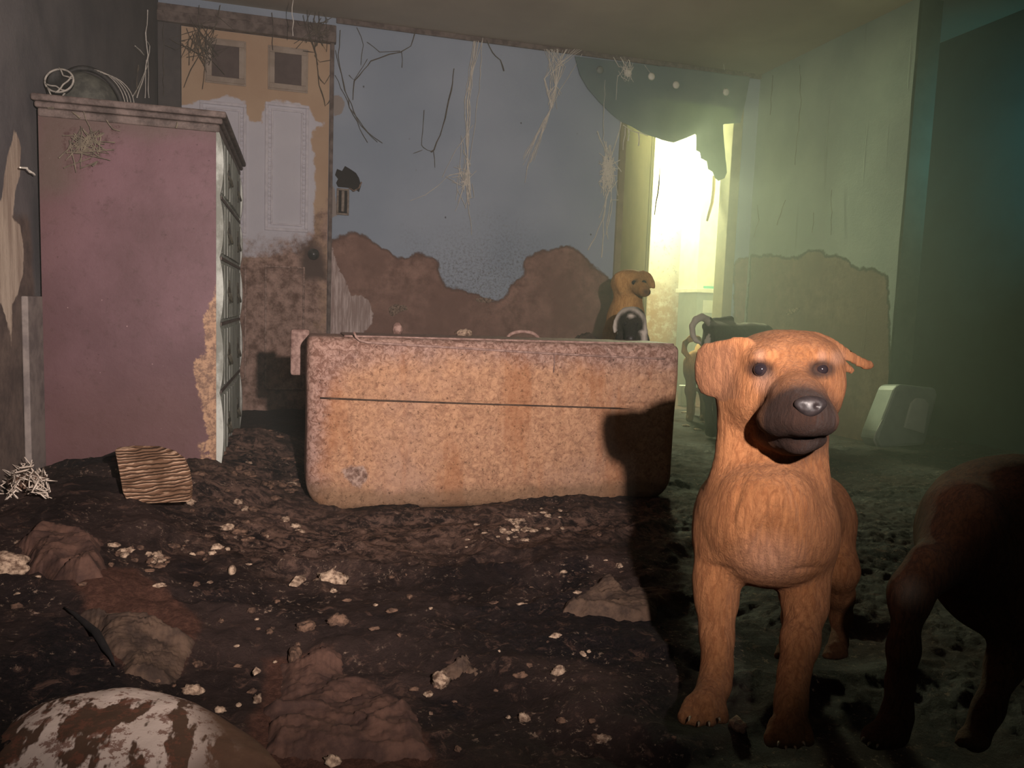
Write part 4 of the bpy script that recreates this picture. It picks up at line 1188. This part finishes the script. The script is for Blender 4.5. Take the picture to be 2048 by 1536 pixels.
for ex, ey, er, lab in ((1522, 739, 15, 'eye'), (1643, 739, 13.5, 'eye')):
    D = s.surf(ex, ey) or .95
    r_ = er * D / FPX
    c = P(ex, ey, D + r_ * .35)
    MB().lathe(c - CF * r_ * -1, -CF, [(max(.0002, r_ * math.sin(t)), r_ * (1 - math.cos(t))) for t in np.linspace(0, math.pi, 14)], 24).build('eye', M_EYE, e, smooth=True)
# nose with two nostrils
nd = (s.surf(1620, 812) or .86) + .004
n_ = SDF(); n_.ell((1621, 808, nd), (33, 17, .010), .004); n_.ell((1620, 820, nd), (18, 15, .009), .008)
n_.ell((1606, 813, nd - .012), (7, 5, .006), .003, cut=True); n_.ell((1637, 813, nd - .012), (7, 5, .006), .003, cut=True)
nv, nq = n_.mesh(.0016); mesh_obj('nose', SDF.world(nv), nq, M_NOSE, e)
# claws
def claws(pts, e, D, ln=9, r=3.0):
    for x, y, dx in pts:
        a_ = P(x, y, D); b__ = P(x + dx, y + ln, D - .008)
        MB().tube([a_, (a_ + b__) / 2 + CU * .001, b__], [r * D / FPX, r * .8 * D / FPX, .0004], 8).build('claw', M_CLAW, e, smooth=True)
claws([(1380, 1434, -3), (1398, 1444, -1), (1418, 1444, 1), (1438, 1436, 3)], e, .966)
claws([(1558, 1484, -3), (1572, 1494, 1), (1590, 1494, 3), (1606, 1484, 5)], e, .923)

# ---- dark dog cut by the right edge
s = SDF()
s.ell((2030, 1085, 1.08), (180, 168, .13), .03)
s.cap((2030, 1075, 1.10, 155), (2330, 1070, 1.25, 120), .03)
s.ell((1925, 1075, 1.02), (76, 118, .075), .03)
s.ell((2010, 1190, 1.06), (105, 82, .09), .03)
s.chain([(1905, 1090, 1.00, 62), (1862, 1140, .97, 40), (1822, 1180, .955, 31), (1818, 1205, .955, 30), (1806, 1300, .96, 25), (1800, 1370, .965, 22), (1795, 1430, .965, 25), (1782, 1462, .96, 29)], .02)
s.cap((1822, 1182, .955, 27), (1846, 1108, .965, 16), .02)
s.cap((1782, 1462, .96, 29), (1752, 1474, .95, 26), .012)
paw(s, (1765, 1462, .955), (-10, 0), 36)
s.chain([(2060, 1200, 1.06, 58), (2010, 1330, 1.03, 30), (1975, 1420, 1.01, 24), (1950, 1478, 1.0, 27)], .02); paw(s, (1945, 1470, 1.0), (-4, 0), 32)
s.chain([(2260, 1150, 1.25, 60), (2265, 1280, 1.22, 28), (2262, 1330, 1.22, 24)], .02)
s.cap((2330, 1050, 1.25, 80), (2400, 930, 1.30, 62), .03); s.ell((2420, 900, 1.30), (70, 60, .07), .02); s.cap((2440, 915, 1.27, 40), (2490, 930, 1.22, 28), .02)
V, Q = s.mesh(.0055, lambda V: (fbm(V, 22, 3, 8) - .5) * .004)
px = SDF.pix(V); W_ = SDF.world(V)
pale = smooth_in(np.hypot(px[:, 0] - 1822, px[:, 1] - 1185), 4, 42) * .14
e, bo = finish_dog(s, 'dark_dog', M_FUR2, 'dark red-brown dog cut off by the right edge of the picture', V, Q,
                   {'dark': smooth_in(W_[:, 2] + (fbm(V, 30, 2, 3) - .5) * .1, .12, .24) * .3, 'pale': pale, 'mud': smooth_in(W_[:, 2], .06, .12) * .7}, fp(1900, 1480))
claws([(1728, 1476, -6), (1740, 1486, -5), (1756, 1490, -3)], e, .93, 6)

# ---- tall tan dog behind the sofa
FY_ = lambda D, px_=1250: 620 + 8 + .57 / D * FPX
s = SDF(.16)
s.cap((1252, 650, 3.32, 30), (1240, 655, 3.75, 30), .05)
s.ell((1250, 640, 3.33), (36, 44, .09), .04)
s.cap((1254, 618, 3.30, 29), (1258, 572, 3.28, 27), .04)
s.ell((1262, 566, 3.27), (40, 26, .09), .03)
s.cap((1276, 572, 3.19, 17), (1290, 583, 3.09, 11), .02)
s.flap([(1228, 548), (1246, 540), (1256, 552), (1250, 580), (1240, 590), (1232, 574)], 3.22, 0, 0, .010, .02)
s.flap([(1286, 540), (1302, 546), (1310, 562), (1312, 580), (1304, 576), (1294, 560)], 3.24, 0, 0, .010, .02)
for x in (1228, 1276): s.chain([(x, 660, 3.33, 17), (x - 3, 740, 3.32, 12), (x - 4, 820, 3.31, 9), (x - 4, FY_(3.46) - 8, 3.30, 11)], .03); s.cap((x - 4, FY_(3.46) - 8, 3.30, 11), (x - 4, FY_(3.46) - 4, 3.24, 10), .02)
for x in (1224, 1262): s.chain([(x, 670, 3.72, 20), (x, 730, 3.68, 14), (x, 790, 3.76, 8), (x, FY_(3.88) - 6, 3.72, 9)], .03)
s.chain([(1240, 640, 3.80, 9), (1232, 610, 3.90, 6), (1228, 600, 3.98, 4)], .02)
V, Q = s.mesh(.010, lambda V: (fbm(V, 14, 3, 8) - .5) * .012)
px = SDF.pix(V)
dark = smooth_in(np.hypot(px[:, 0] - 1292, px[:, 1] - 584), 3, 14) * (V[:, 2] < 3.36) + smooth_in(np.hypot(px[:, 0] - 1272, px[:, 1] - 562), 2, 6) * .7
e, bo = finish_dog(s, 'tan_dog', M_FUR4, 'golden tan dog behind the sofa, head turned right, left of the bright doorway', V, Q, {'dark': np.clip(dark, 0, 1), 'pale': 0 * dark, 'mud': 0 * dark}, P(1240, FY_(3.46), 3.46))
p_ = P(1293, 584, 3.245); MB().lathe(p_, -CF, [(.001, -.01), (.016, -.008), (.018, 0), (.012, .008), (.001, .01)], 14).build('nose', M_NOSE, e, smooth=True)
for x in (1268, 1288):
    p_ = P(x, 565, s.surf(x, 565) or 3.36); MB().lathe(p_, -CF, [(.001, -.004), (.010, -.002), (.010, .002), (.001, .006)], 12).build('eye', M_EYE, e, smooth=True)

# ---- black and white dog in front of it
s = SDF(-.20)
s.ell((1262, 640, 3.03), (26, 26, .07), .03)
s.cap((1262, 655, 2.98, 15), (1262, 676, 2.90, 11), .02)
s.cap((1262, 655, 3.08, 24), (1264, 710, 3.12, 30), .04)
s.cap((1264, 720, 3.12, 34), (1268, 722, 3.42, 32), .05)
s.flap([(1240, 622), (1250, 618), (1250, 632), (1240, 655), (1228, 672), (1222, 655), (1228, 636)], 3.02, 0, 0, .010, .02)
s.flap([(1276, 618), (1288, 626), (1294, 645), (1296, 664), (1288, 672), (1280, 652), (1272, 632)], 3.02, 0, 0, .010, .02)
s.ell((1246, 705, 3.06), (18, 44, .05), .03); s.ell((1284, 705, 3.06), (16, 44, .05), .03)
fy = 620 + 8 + .57 / 2.88 * FPX
for x in (1246, 1284): s.chain([(x, 730, 3.10, 15), (x, 800, 3.09, 11), (x, fy - 8, 3.08, 10)], .03); s.cap((x, fy - 8, 3.08, 11), (x, fy - 4, 3.03, 10), .02)
for x in (1248, 1288): s.chain([(x, 740, 3.40, 17), (x, 790, 3.36, 12), (x, 640 + .57 / 3.2 * FPX - 10, 3.4, 9)], .03)
s.chain([(1270, 705, 3.48, 8), (1276, 690, 3.56, 5)], .02)
V, Q = s.mesh(.009, lambda V: (fbm(V, 18, 3, 8) - .5) * .012)
px = SDF.pix(V)
nz = (fbm(V, 30, 3, 12) - .5) * 14
arch = np.abs(np.hypot((px[:, 0] - 1260), (px[:, 1] - 655) * .85) - 32 + nz * .6)
pale = smooth_in(arch, 2, 7) * (px[:, 1] < 668) + smooth_in(np.abs(px[:, 0] - 1288 + nz), 2, 8) * (px[:, 1] > 660) + smooth_in(np.hypot(px[:, 0] - 1262, (px[:, 1] - 632) * 1.6), 3, 9)
e, bo = finish_dog(s, 'black_white_dog', M_FUR3, 'black dog with white markings standing just behind the sofa, below the golden tan dog', V, Q, {'dark': 0 * pale, 'pale': np.clip(pale, 0, 1) * .9, 'mud': 0 * pale}, P(1262, fy, 2.88))
p_ = P(1262, 677, 2.685); MB().lathe(p_, -CF, [(.001, -.01), (.013, -.008), (.015, 0), (.010, .008), (.001, .01)], 14).build('nose', M_NOSE, e, smooth=True)
for x in (1252, 1272):
    p_ = P(x, 648, s.surf(x, 648) or 2.8); MB().lathe(p_, -CF, [(.001, -.004), (.009, -.002), (.009, .002), (.001, .006)], 12).build('eye', M_EYE, e, smooth=True)

# ---- black dog with a curled tail
s = SDF()
s.cap((1436, 676, 3.75, 28), (1520, 678, 3.95, 32), .05)
s.ell((1434, 682, 3.76), (26, 38, .08), .03); s.ell((1500, 690, 3.9), (36, 38, .09), .04)
s.cap((1530, 690, 3.95, 24), (1560, 700, 3.98, 20), .03); s.ell((1575, 705, 3.98), (24, 20, .07), .02); s.cap((1587, 708, 3.97, 12), (1606, 716, 3.96, 9), .02)
fy = 633 + .58 / 3.75 * FPX
for x, d in ((1424, 3.72), (1440, 3.82)): s.chain([(x, 690, d, 20), (x - 2, 740, d, 12), (x - 8, 790, d, 8), (x - 4, fy - 6, d, 8)], .03); s.cap((x - 4, fy - 6, d, 8), (x + 4, fy - 4, d - .02, 8), .02)
for x, d in ((1510, 3.88), (1530, 4.0)): s.chain([(x, 700, d, 16), (x, 770, d, 10), (x, fy - 12, d, 8)], .03)
s.chain([(1424, 652, 3.74, 9), (1416, 640, 3.68, 8.5), (1403, 634, 3.64, 8), (1391, 639, 3.62, 7.5), (1384, 652, 3.60, 7), (1385, 668, 3.58, 6.5), (1392, 682, 3.57, 5.5), (1402, 686, 3.56, 4)], .006)
s.chain([(1412, 652, 3.75, 8), (1430, 644, 3.78, 8), (1460, 640, 3.84, 8)], .02)
V, Q = s.mesh(.009, lambda V: (fbm(V, 18, 3, 8) - .5) * .010)
px = SDF.pix(V)
pale = ((V[:, 2] < 3.70) & (px[:, 0] < 1420) & (px[:, 1] < 700)) * .9 + smooth_in(np.abs(px[:, 1] - 646), 2, 7) * (px[:, 0] > 1415) * .3  # pale tail and back line paint the rim light from the doorway
e, bo = finish_dog(s, 'black_dog', M_FUR3, 'black dog with a pale curled tail, behind the large tan dog\'s left ear', V, Q, {'dark': 0 * pale, 'pale': pale, 'mud': 0 * pale}, P(1420, fy, 3.75))

# ---- small golden dog in the doorway, seen from behind
s = SDF()
fy = 633 + .59 / 4.35 * FPX
s.cap((1393, 735, 4.35, 21), (1400, 728, 4.62, 20), .05); s.ell((1392, 728, 4.33), (24, 28, .07), .04)
s.cap((1400, 715, 4.64, 14), (1404, 700, 4.70, 15), .03); s.cap((1406, 704, 4.72, 9), (1410, 708, 4.8, 6), .02)
for x in (1380, 1406): s.chain([(x, 745, 4.34, 12), (x, 780, 4.34, 8), (x, fy - 5, 4.35, 6)], .03); s.cap((x, fy - 5, 4.35, 6), (x, fy - 4, 4.30, 6), .02)
for x in (1384, 1408): s.chain([(x, 745, 4.60, 9), (x, fy - 12, 4.60, 6)], .03)
s.chain([(1392, 712, 4.33, 7), (1378, 716, 4.29, 6), (1368, 702, 4.27, 6), (1370, 686, 4.26, 6), (1382, 676, 4.26, 6), (1396, 678, 4.26, 5.5), (1404, 690, 4.27, 5)], .008)
V, Q = s.mesh(.009, lambda V: (fbm(V, 20, 3, 8) - .5) * .014)
px = SDF.pix(V); nz = (fbm(V, 26, 3, 12) - .5) * 20
dark = smooth_in(-(px[:, 1] + nz), -750, -725) * .8
e, bo = finish_dog(s, 'golden_dog', M_FUR4, 'small golden dog with a ring-curled tail standing in the doorway, seen from behind', V, Q, {'dark': dark, 'pale': 0 * dark, 'mud': 0 * dark}, P(1392, fy, 4.35))

# ============================================================ things on the floor
# worn woven board leaning against the dresser
bd = [(228, 900), (262, 896), (312, 897), (345, 906), (366, 922), (376, 945), (381, 975), (380, 1004), (340, 1006), (256, 1010), (244, 985), (238, 950)]
bf = fp(300, 1012)
V = [at(x, y, 'Y', bf[1] + .005 + (1008 - y) * .0011) for x, y in bd]
tag(MB().prism(V, (.004, .018, .004)).build('worn_board', M_BOARD, bevel=.004), 'worn ribbed board leaning at the foot of the maroon dresser', 'board')
# pillow in the near left corner
pc = at(185, 1500, 'Z', .07)
N = 46; U2, V2_ = np.meshgrid(np.linspace(-1, 1, N), np.linspace(-1, 1, N), indexing='ij')
U0, V0 = U2.copy(), V2_.copy()
U2, V2_ = U0 * np.sqrt(1 - V0 ** 2 * .36), V0 * np.sqrt(1 - U0 ** 2 * .36)
hh = np.clip((1 - np.abs(U0) ** 2.2), 0, 1) ** .5 * np.clip((1 - np.abs(V0) ** 2.2), 0, 1) ** .5
ang = -.15; ca, sa = math.cos(ang), math.sin(ang)
hx, hy, hz_ = .142, .135, .062
px_ = U2 * hx * (1 - .12 * (1 - V2_ ** 2)) ; py_ = V2_ * hy * (1 - .12 * (1 - U2 ** 2))
px_ = px_ + np.where(U2 > .45, (U2 - .45) * .22 * (1 - np.abs(V2_ + .3)), 0)
wx = pc[0] + px_ * ca - py_ * sa - .005; wy = pc[1] + .005 + px_ * sa + py_ * ca
lump_n = (fbm(np.stack([wx, wy, 0 * wx], -1), 14, 3, 5) - .5) * .016
top = .055 + hz_ * hh + lump_n * hh; bot = .055 - .030 * hh
V = np.concatenate([np.stack([wx, wy, top], -1).reshape(-1, 3), np.stack([wx, wy, bot - .001], -1).reshape(-1, 3)])
idx = np.arange(N * N).reshape(N, N)
F = np.stack([idx[:-1, :-1], idx[1:, :-1], idx[1:, 1:], idx[:-1, 1:]], -1).reshape(-1, 4)
F = list(map(tuple, F)) + [tuple(i + N * N for i in q_[::-1]) for q_ in F]
bd_ = list(idx[0, :]) + list(idx[1:, -1]) + list(idx[-1, :-1][::-1]) + list(idx[1:-1, 0][::-1])
for a_, b__ in zip(bd_, bd_[1:] + bd_[:1]): F.append((b__, a_, a_ + N * N, b__ + N * N))
edge_a = np.clip((np.concatenate([U2.ravel(), U2.ravel()]) - .62) * 5, 0, 1)
tag(mesh_obj('stained_pillow', V, F, M_PILLOW, attrs={'edge': edge_a}), 'white pillow with brown blotches in the near left corner of the floor', 'pillow')

pts = [fp(x, y) + np.array([0, 0, .006]) for x, y in ((128, 1222), (150, 1236), (172, 1252), (192, 1275), (210, 1304), (222, 1322), (230, 1342))]
tag(MB().tube(pts, [.001, .003, .005, .006, .005, .003, .001], 8).build('gap_shade_strip', plain('gap_shade_black', lin(20, 18, 18), lin(30, 26, 26), 30, .9, .3), smooth=True), 'thin black curved strip standing in for a shaded gap among the left blankets', 'strip')  # black tube paints the shade of a gap between folds
# crumpled rags
def rag(name, pxpoly, mat, label, h=.03, seed=1, lift=.0, cat='rag'):
    poly = np.array([fp(x, y)[:2] for x, y in pxpoly])
    dense = []                                       # wobbly outline
    for a_, b_ in zip(poly, np.roll(poly, -1, 0)):
        for t in np.linspace(0, 1, 8, endpoint=False): dense.append(a_ + (b_ - a_) * t)
    dense = np.array(dense); d3 = np.concatenate([dense, 0 * dense[:, :1]], 1)
    dense = dense + (np.stack([fbm(d3, 14, 3, seed), fbm(d3, 14, 3, seed + 3)], -1) - .5) * .045
    lo, hi = dense.min(0), dense.max(0); n = 90
    A, B = np.meshgrid(np.linspace(lo[0], hi[0], n), np.linspace(lo[1], hi[1], n), indexing='ij')
    q2 = np.stack([A.ravel(), B.ravel()], -1); sd = poly_sd(q2, dense)
    idx = np.arange(n * n).reshape(n, n)
    F = np.stack([idx[:-1, :-1], idx[1:, :-1], idx[1:, 1:], idx[:-1, 1:]], -1).reshape(-1, 4)
    q2, F, used = snap_patch(q2, F, dense, sd)
    base_ = np.array([floor_z(x, y) for x, y in q2])
    p3 = np.concatenate([q2, 0 * q2[:, :1]], 1); wv = p3 + np.stack([fbm(p3, 9, 2, seed), fbm(p3, 9, 2, seed + 5), 0 * q2[:, 0]], -1) * .12
    fo = np.clip(1 - np.abs(2 * fbm(wv * [1, 2.4, 1], 6.5, 3, seed + 9, .4) - 1) * 2.2, 0, 1)
    ed = np.clip(sd / .02, 0, 1) ** .7
    z = base_ + lift - .006 + ed * .008 + h * .75 * ed * (.25 + .75 * fo) + (fbm(p3, 60, 2, 4) - .5) * .004
    V = np.concatenate([q2, z[:, None]], 1)[used]
    o = mesh_obj(name, V, F, mat); m_ = o.modifiers.new('thickness', 'SOLIDIFY'); m_.thickness = .003
    return tag(o, label, cat)


rag('crumpled_rag', [(1120, 1222), (1160, 1190), (1200, 1164), (1240, 1172), (1290, 1160), (1330, 1180), (1372, 1205), (1320, 1216), (1300, 1240), (1240, 1244), (1180, 1232)], M_RAG, 'crumpled grey-brown rag on the floor left of the large tan dog', .030, 3)
rag('folded_rag', [(866, 1322), (910, 1300), (940, 1308), (972, 1362), (950, 1360), (925, 1350), (900, 1352), (872, 1340)], M_RAG, 'small folded stiff rag in the middle foreground of the floor', .030, 5)
rag('red_brown_blanket', [(550, 1330), (620, 1312), (690, 1335), (760, 1370), (830, 1440), (880, 1520), (800, 1530), (640, 1530), (520, 1500)], M_RAG2, 'wide red-brown blanket spread over the floor at the bottom centre', .020, 7, cat='blanket')
rag('dark_folded_blanket', [(36, 1090), (70, 1062), (140, 1060), (200, 1090), (210, 1150), (150, 1168), (50, 1150)], M_RAG2, 'dark folded blanket on the floor near the left edge', .045, 11, cat='blanket')
rag('brown_blanket', [(130, 1235), (200, 1215), (290, 1225), (380, 1280), (330, 1370), (240, 1350), (215, 1320), (180, 1270)], M_RAG, 'brown blanket with a dark gaping fold in the left foreground', .030, 13, cat='blanket')
p0 = fp(10, 1150); lump('bone_scrap', (p0[0], p0[1], p0[2] + .018), .035, M_CRUMB, 5, (1.1, .6, .6), 'pale knobbly scrap at the left edge beside the dark folded blanket', 'scrap')
# torn stuffing in the corner by the left wall
rnd = random.Random(3)
e = empty('torn_stuffing', fp(55, 985) + 0, 'white torn stuffing heaped in the corner at the foot of the left wall', 'stuffing')
mb = MB()
for k in range(170):
    t = rnd.random(); x = rnd.gauss(52, 20); y = 962 + rnd.random() * 30 + abs(x - 52) * .35
    c = fp(x, y) + np.array([0, 0, .012 + rnd.random() * .03 * math.exp(-((x - 55) / 22) ** 2)])
    pts = [c + np.array([rnd.gauss(0, .009) for _ in range(3)]) for _ in range(4)]
    mb.tube(pts, [.001, .002, .002, .001], 5)
M_STUFF = plain('dirty_white_stuffing', lin(176, 160, 146), lin(214, 200, 186), 60)
mb.build('fibres', M_STUFF, e, smooth=True)
c = fp(55, 985); lump('clump', (c[0], c[1], c[2] + .004), .034, M_CRUMB2, 8, (1.2, .7, .8), parent=e)
# pebble-like pieces, shards and crumbs
def crumb(px_, py_, r, mat, seed, label, group, sq=(1, 1, .6), name='crumb', cat='crumb', amp=.9):
    c = fp(px_, py_); n_r = random.Random(seed); a_ = n_r.uniform(.6, 1.4)
    return lump(name, (c[0], c[1], c[2] + r * sq[2] * .25), r * .85, mat, seed, (sq[0] * a_, sq[1] / a_, sq[2]), label, cat, group, n=9, amp=amp)


crumb(464, 1146, .0125, M_CRUMB, 21, 'round grey ball on the floor left of centre', None, (1, 1, 1), 'round_ball', 'ball', .1)
for i, (x, y, r, lab) in enumerate(((665, 1150, .030, 'pale curled shell-like piece on the floor below the sofa corner'), (590, 1310, .017, 'pale twisted piece on the brown floor left of the small folded rag'), (880, 1366, .020, 'pale lump against the near side of the small folded rag'),
                            (675, 1248, .020, 'brown knobbly chunk in the middle of the floor'), (612, 1255, .016, 'leaning brown chunk left of the knobbly chunk'), (385, 1385, .014, 'small pale mushroom-shaped crumb in the left foreground'),
                            (1048, 1440, .010, 'pale crumb alone in the bottom centre of the floor'), (1205, 1488, .010, 'small white crumb near the bottom edge left of the tan dog'), (1118, 1345, .012, 'pale upright sliver in front of the crumpled rag'),
                            (1475, 1455, .017, 'grey-brown lump between the front paws of the large tan dog'), (665, 1525, .012, 'pale crumb at the very bottom edge on the blanket'), (440, 1422, .008, 'thin white scrap above the pillow corner'),
                            (245, 1395, .012, 'small upright brown stub behind the pillow'), (515, 1400, .010, 'dark bead-like crumb right of the pillow'))):
    crumb(x, y, r, M_CRUMB if 'brown' not in lab else M_CRUMB2, 30 + i, lab, 'loose chunks on the floor', (1.1, .8, .7), 'debris_chunk', 'debris')
for k, (pl_, lab) in enumerate((([(578, 1178), (592, 1166), (610, 1160), (612, 1172), (594, 1182)], 'flat brown cardboard shard left of the shell-like piece'),
                  ([(505, 1358), (512, 1352), (522, 1354), (516, 1366), (508, 1366)], 'tiny white paper tag in the left foreground'),
                  ([(634, 1152), (650, 1146), (672, 1150), (660, 1160), (640, 1160)], 'thin pale chip beside the shell-like piece'))):
    tag(MB().prism([fp(x, y) + np.array([0, 0, .008 + .004 * (i % 2)]) for i, (x, y) in enumerate(pl_)], (0, 0, .003)).build('flat_shard', M_CRUMB), lab, 'shard')
# pale crumbs cluster by the sofa foot, and scattered
rnd = random.Random(11)
for k in range(34):
    x = rnd.choice([rnd.gauss(1030, 50), rnd.gauss(1000, 25), rnd.gauss(1070, 25)]); y = rnd.gauss(1056, 17)
    crumb(x, y, rnd.uniform(.005, .013), M_CRUMB, 100 + k, 'pale flaky crumb in the cluster on the floor below the middle of the sofa', 'pale crumbs below the sofa', (1.3, 1, .5))
for k in range(26):
    x = rnd.gauss(300, 60); y = 1075 + rnd.random() * 60
    crumb(x, y, rnd.uniform(.005, .012), M_CRUMB if k % 2 else M_CRUMB2, 200 + k, 'rounded crumb in the patch on the floor left of centre, below the ribbed board', 'crumbs below the ribbed board', (1.2, 1, .6))
for k in range(40):
    x = rnd.uniform(380, 600); y = rnd.uniform(890, 1080)
    crumb(x, y, rnd.uniform(.006, .016), M_CRUMB2 if k % 3 else M_CRUMB, 300 + k, 'dry crumb in the rubble between the dresser and the sofa', 'rubble between dresser and sofa', (1.2, 1, .6))
REG = [(300, 1180, 'small dried crumb among the blankets on the left part of the floor', 'crumbs among the left blankets'),
       (420, 1480, 'small dried crumb between the pillow and the red-brown blanket', 'crumbs beside the pillow'),
       (650, 1200, 'small dried crumb round the shell-like piece on the floor', 'crumbs round the shell-like piece'),
       (900, 1150, 'small dried crumb on the bare dark floor in front of the sofa', 'crumbs in front of the sofa'),
       (950, 1400, 'small dried crumb round the small folded rag', 'crumbs round the folded rag'),
       (1250, 1300, 'small dried crumb between the crumpled rag and the tan dog', 'crumbs beside the crumpled rag'),
       (1150, 1480, 'small dried crumb at the bottom edge of the floor left of the tan dog', 'crumbs at the bottom edge')]
for k in range(110):
    x = rnd.uniform(20, 1360); y = 1060 + 460 * rnd.random()
    if x < 420 and y > 1390: continue
    rg = min(REG, key=lambda r_: math.hypot(x - r_[0], y - r_[1]))
    crumb(x, y, rnd.uniform(.003, .009), M_CRUMB if k % 3 == 0 else M_CRUMB2, 400 + k, rg[2], rg[3], (1.2, 1, .6))
for k in range(26):
    x = rnd.uniform(540, 600); y = rnd.uniform(868, 980)
    crumb(x, y, rnd.uniform(.006, .014), M_CRUMB2, 600 + k, 'dark crumb in the shadow at the left end of the sofa', 'crumbs in the shadow left of the sofa', (1.6, 1, .5))
for k, (x, y) in enumerate(((1372, 852), (1410, 846), (1375, 826), (1395, 860))):
    crumb(x, y, .020, M_CRUMB, 700 + k, 'white scrap on the floor by the doorway, seen past the right end of the sofa', 'white scraps by the doorway', (1.8, 1, .4), 'scrap', 'scrap')
# pale box in the doorway gap
p0 = at(1378, 810, 'Z', .03); tag(MB().box(p0[0] - .06, p0[0] + .05, p0[1], p0[1] + .05, .02, .16).build('torn_carton', M_PALEP, bevel=.006), 'pale torn carton standing in the doorway past the sofa\'s right end', 'carton')

# pale bin beside the right opening
bx = at(1800, 885, 'Z', .03)
e = empty('plastic_bin', bx, 'pale grey plastic bin tipped against the dark wall on the right', 'bin')
D_ = 3.40
mb = MB(); outer = [(1752, 878), (1756, 862), (1790, 775), (1800, 768), (1872, 776), (1876, 790), (1850, 890), (1762, 896)]
mb.prism([P(x, y, D_) for x, y in outer], CF * .16); mb.build('shell', M_GREY, e, bevel=.012)
mb = MB(); mb.prism([P(x, y, D_ - .012) for x, y in ((1808, 856), (1822, 806), (1832, 796), (1850, 797), (1860, 808), (1850, 868))], CF * .012); tag(mb.build('lid_panel', M_PALEP, e, bevel=.006), 'lighter panel on the front')
MB().tube([P(x, y, D_ - .01) for x, y in ((1765, 840), (1752, 866), (1748, 880), (1754, 892))], .004, 6).build('handle', M_PALEP, e, smooth=True)
